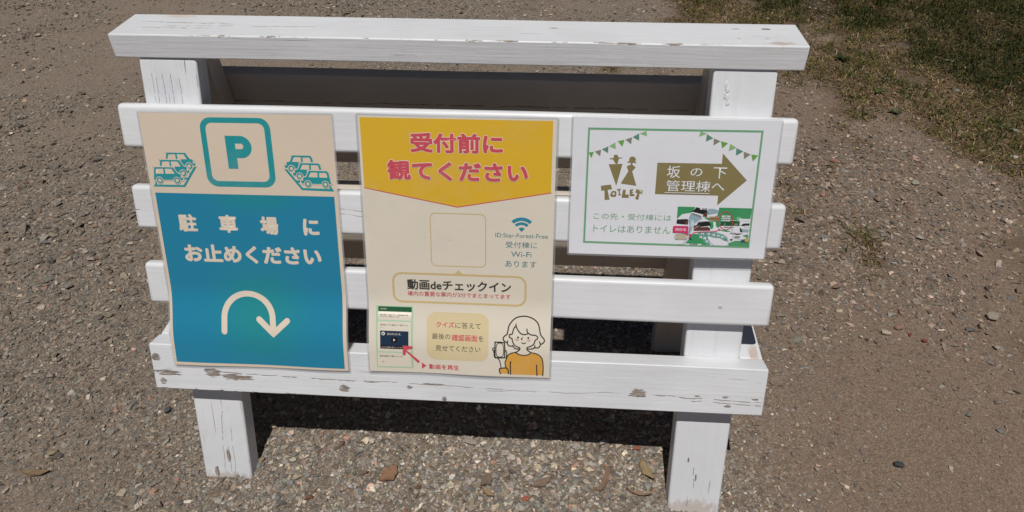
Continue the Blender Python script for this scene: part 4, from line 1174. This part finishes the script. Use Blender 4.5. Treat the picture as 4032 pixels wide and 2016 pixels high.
LS('dark blue grey angular stone left of the left leg', -.6392, .1464, .021, .6, .6, 1.1, (.10, .105, .115), 20)
LS('flat pale green grey stone far left of the bottom rail', -.9716, .4014, .0205, .6, .4, .3, (.29, .28, .23), 21)
LS('orange red chip in the gravel between the legs', .095, -.012, .017, .8, .5, .4, (.38, .13, .08), 22)

def flake(label, x, y, L, wd, rz, rgb, seed, name, cat, curl=.25, th=.0012, group='bark flakes and leaves on the gravel', pointed=True):
    g = np.random.default_rng(seed)
    n, mcols = 14, 5
    bm = bmesh.new(); top = []; bot = []
    for i in range(n + 1):
        t = i/n; u = t*2 - 1
        hw = wd/2*((1 - abs(u)**(1.7 if pointed else 6)) + .04)*(1 + .18*math.sin(t*17 + seed))
        if not pointed: hw = wd/2*(1 if 0 < i < n else .75)*(1 + .15*math.sin(t*11 + seed))
        for j in range(mcols):
            c = j/(mcols - 1)*2 - 1
            z = curl*wd*(c*c*.6) + curl*L*.12*u*u + g.normal(0, .00025)
            px, py = u*L/2, c*hw + .08*L*u*u
            top.append(bm.verts.new((px, py, z + th))); bot.append(bm.verts.new((px, py, z)))
    I = lambda i, j: i*mcols + j
    for i in range(n):
        for j in range(mcols - 1):
            bm.faces.new([top[k] for k in (I(i, j), I(i + 1, j), I(i + 1, j + 1), I(i, j + 1))])
            bm.faces.new([bot[k] for k in (I(i, j + 1), I(i + 1, j + 1), I(i + 1, j), I(i, j))])
    loop = [I(i, 0) for i in range(n + 1)] + [I(n, j) for j in range(1, mcols)] + [I(i, mcols - 1) for i in range(n - 1, -1, -1)] + [I(0, j) for j in range(mcols - 2, 0, -1)]
    for a_, b_ in zip(loop, loop[1:] + loop[:1]):
        bm.faces.new((top[a_], bot[a_], bot[b_], top[b_]))
    bmesh.ops.recalc_face_normals(bm, faces=bm.faces[:])
    o = link(name, bm_mesh(name, bm), lone_mat(label, rgb, (60, 700, 300)), None, Matrix.Translation((x, y, float(height(x, y)) + .0048)) @ Matrix.Rotation(rz, 4, 'Z') @ Matrix.Rotation(g.normal(0, .08), 4, 'X'))
    return tag(o, label, cat, group)
flake('round brown bark flake in the middle of the gravel between the legs', .0224, .0204, .031, .020, 1.0, (.20, .15, .11), 1, 'bark_flake', 'bark', .12, .002)
flake('yellowish tan leaf piece below the round bark flake', .0248, -.0051, .030, .012, -.7, (.33, .24, .13), 2, 'dry_leaf', 'leaf', .35)
flake('straight narrow brown bark strip standing up the picture near the right leg', .2408, .039, .056, .010, 1.27, (.25, .165, .11), 3, 'bark_strip', 'bark', .1, .002, pointed=False)
flake('broad ochre dry leaf close to the right leg', .3167, .0668, .050, .018, -1.1, (.34, .25, .14), 4, 'dry_leaf', 'leaf', .3)
flake('thin curled brown leaf lying below the ochre leaf', .2995, .0143, .048, .007, -.2, (.27, .18, .125), 5, 'dry_leaf', 'leaf', .7)
flake('long pinkish brown bark flake between the bark strip and the round flake', .1243, .0212, .043, .014, .55, (.24, .17, .125), 6, 'bark_flake', 'bark', .1, .002)
flake('rust brown pointed bark flake on the gravel right of the left leg', -.1577, .0185, .044, .026, .9, (.30, .175, .105), 7, 'bark_flake', 'bark', .18, .003)
flake('flat tan dry leaf at the lower left', -.8198, -.0178, .054, .012, .12, (.24, .165, .095), 8, 'dry_leaf', 'leaf', .2)
flake('tan wooden stick lying beyond the toilet notice', .8271, 1.145, .055, .007, .5, (.30, .22, .14), 9, 'stick', 'stick', .05, .004, pointed=False)
flake('pale straw stalk lying on the green grass', 1.6186, 2.0659, .075, .0035, -.75, (.42, .34, .24), 10, 'straw_stalk', 'straw', .02, .003, pointed=False)

def weed(label, x, y, n, L, seed, rgb):
    g = np.random.default_rng(seed)
    bm = bmesh.new()
    for k in range(n):
        a = k*2.4 + g.normal(0, .2); l = L*g.uniform(.6, 1); h = l*g.uniform(.15, .5); wd = l*.16
        d = Vector((math.cos(a), math.sin(a), 0)); sd = Vector((-d.y, d.x, 0))
        rows = []
        for t, ww in ((0, .3), (.35, .9), (.7, 1.0), (1, .05)):
            c = d*(l*t) + Vector((0, 0, h*math.sin(t*2.2)))
            rows.append([bm.verts.new(c - sd*wd*ww + Vector((0, 0, .001))), bm.verts.new(c), bm.verts.new(c + sd*wd*ww + Vector((0, 0, .001)))])
        for r0, r1 in zip(rows, rows[1:]):
            for j in (0, 1):
                bm.faces.new((r0[j], r1[j], r1[j + 1], r0[j + 1]))
    o = link('weed', bm_mesh('weed', bm), lone_mat(label, rgb, (80, 80, 80)), None, Matrix.Translation((x, y, float(height(x, y)) + .002)))
    return tag(o, label, 'weed', 'weeds at the edge of the grass')
weed('grey green leafy rosette at the gravel edge of the grass', 1.278, 1.593, 11, .030, 1, (.10, .115, .055))
weed('bright green spreading weed just beyond the grey green rosette', 1.270, 1.756, 9, .032, 2, (.075, .105, .03))
weed('dark green clump of weed in the dry grass behind the cap rail', 1.235, 2.06, 16, .040, 3, (.030, .045, .016))
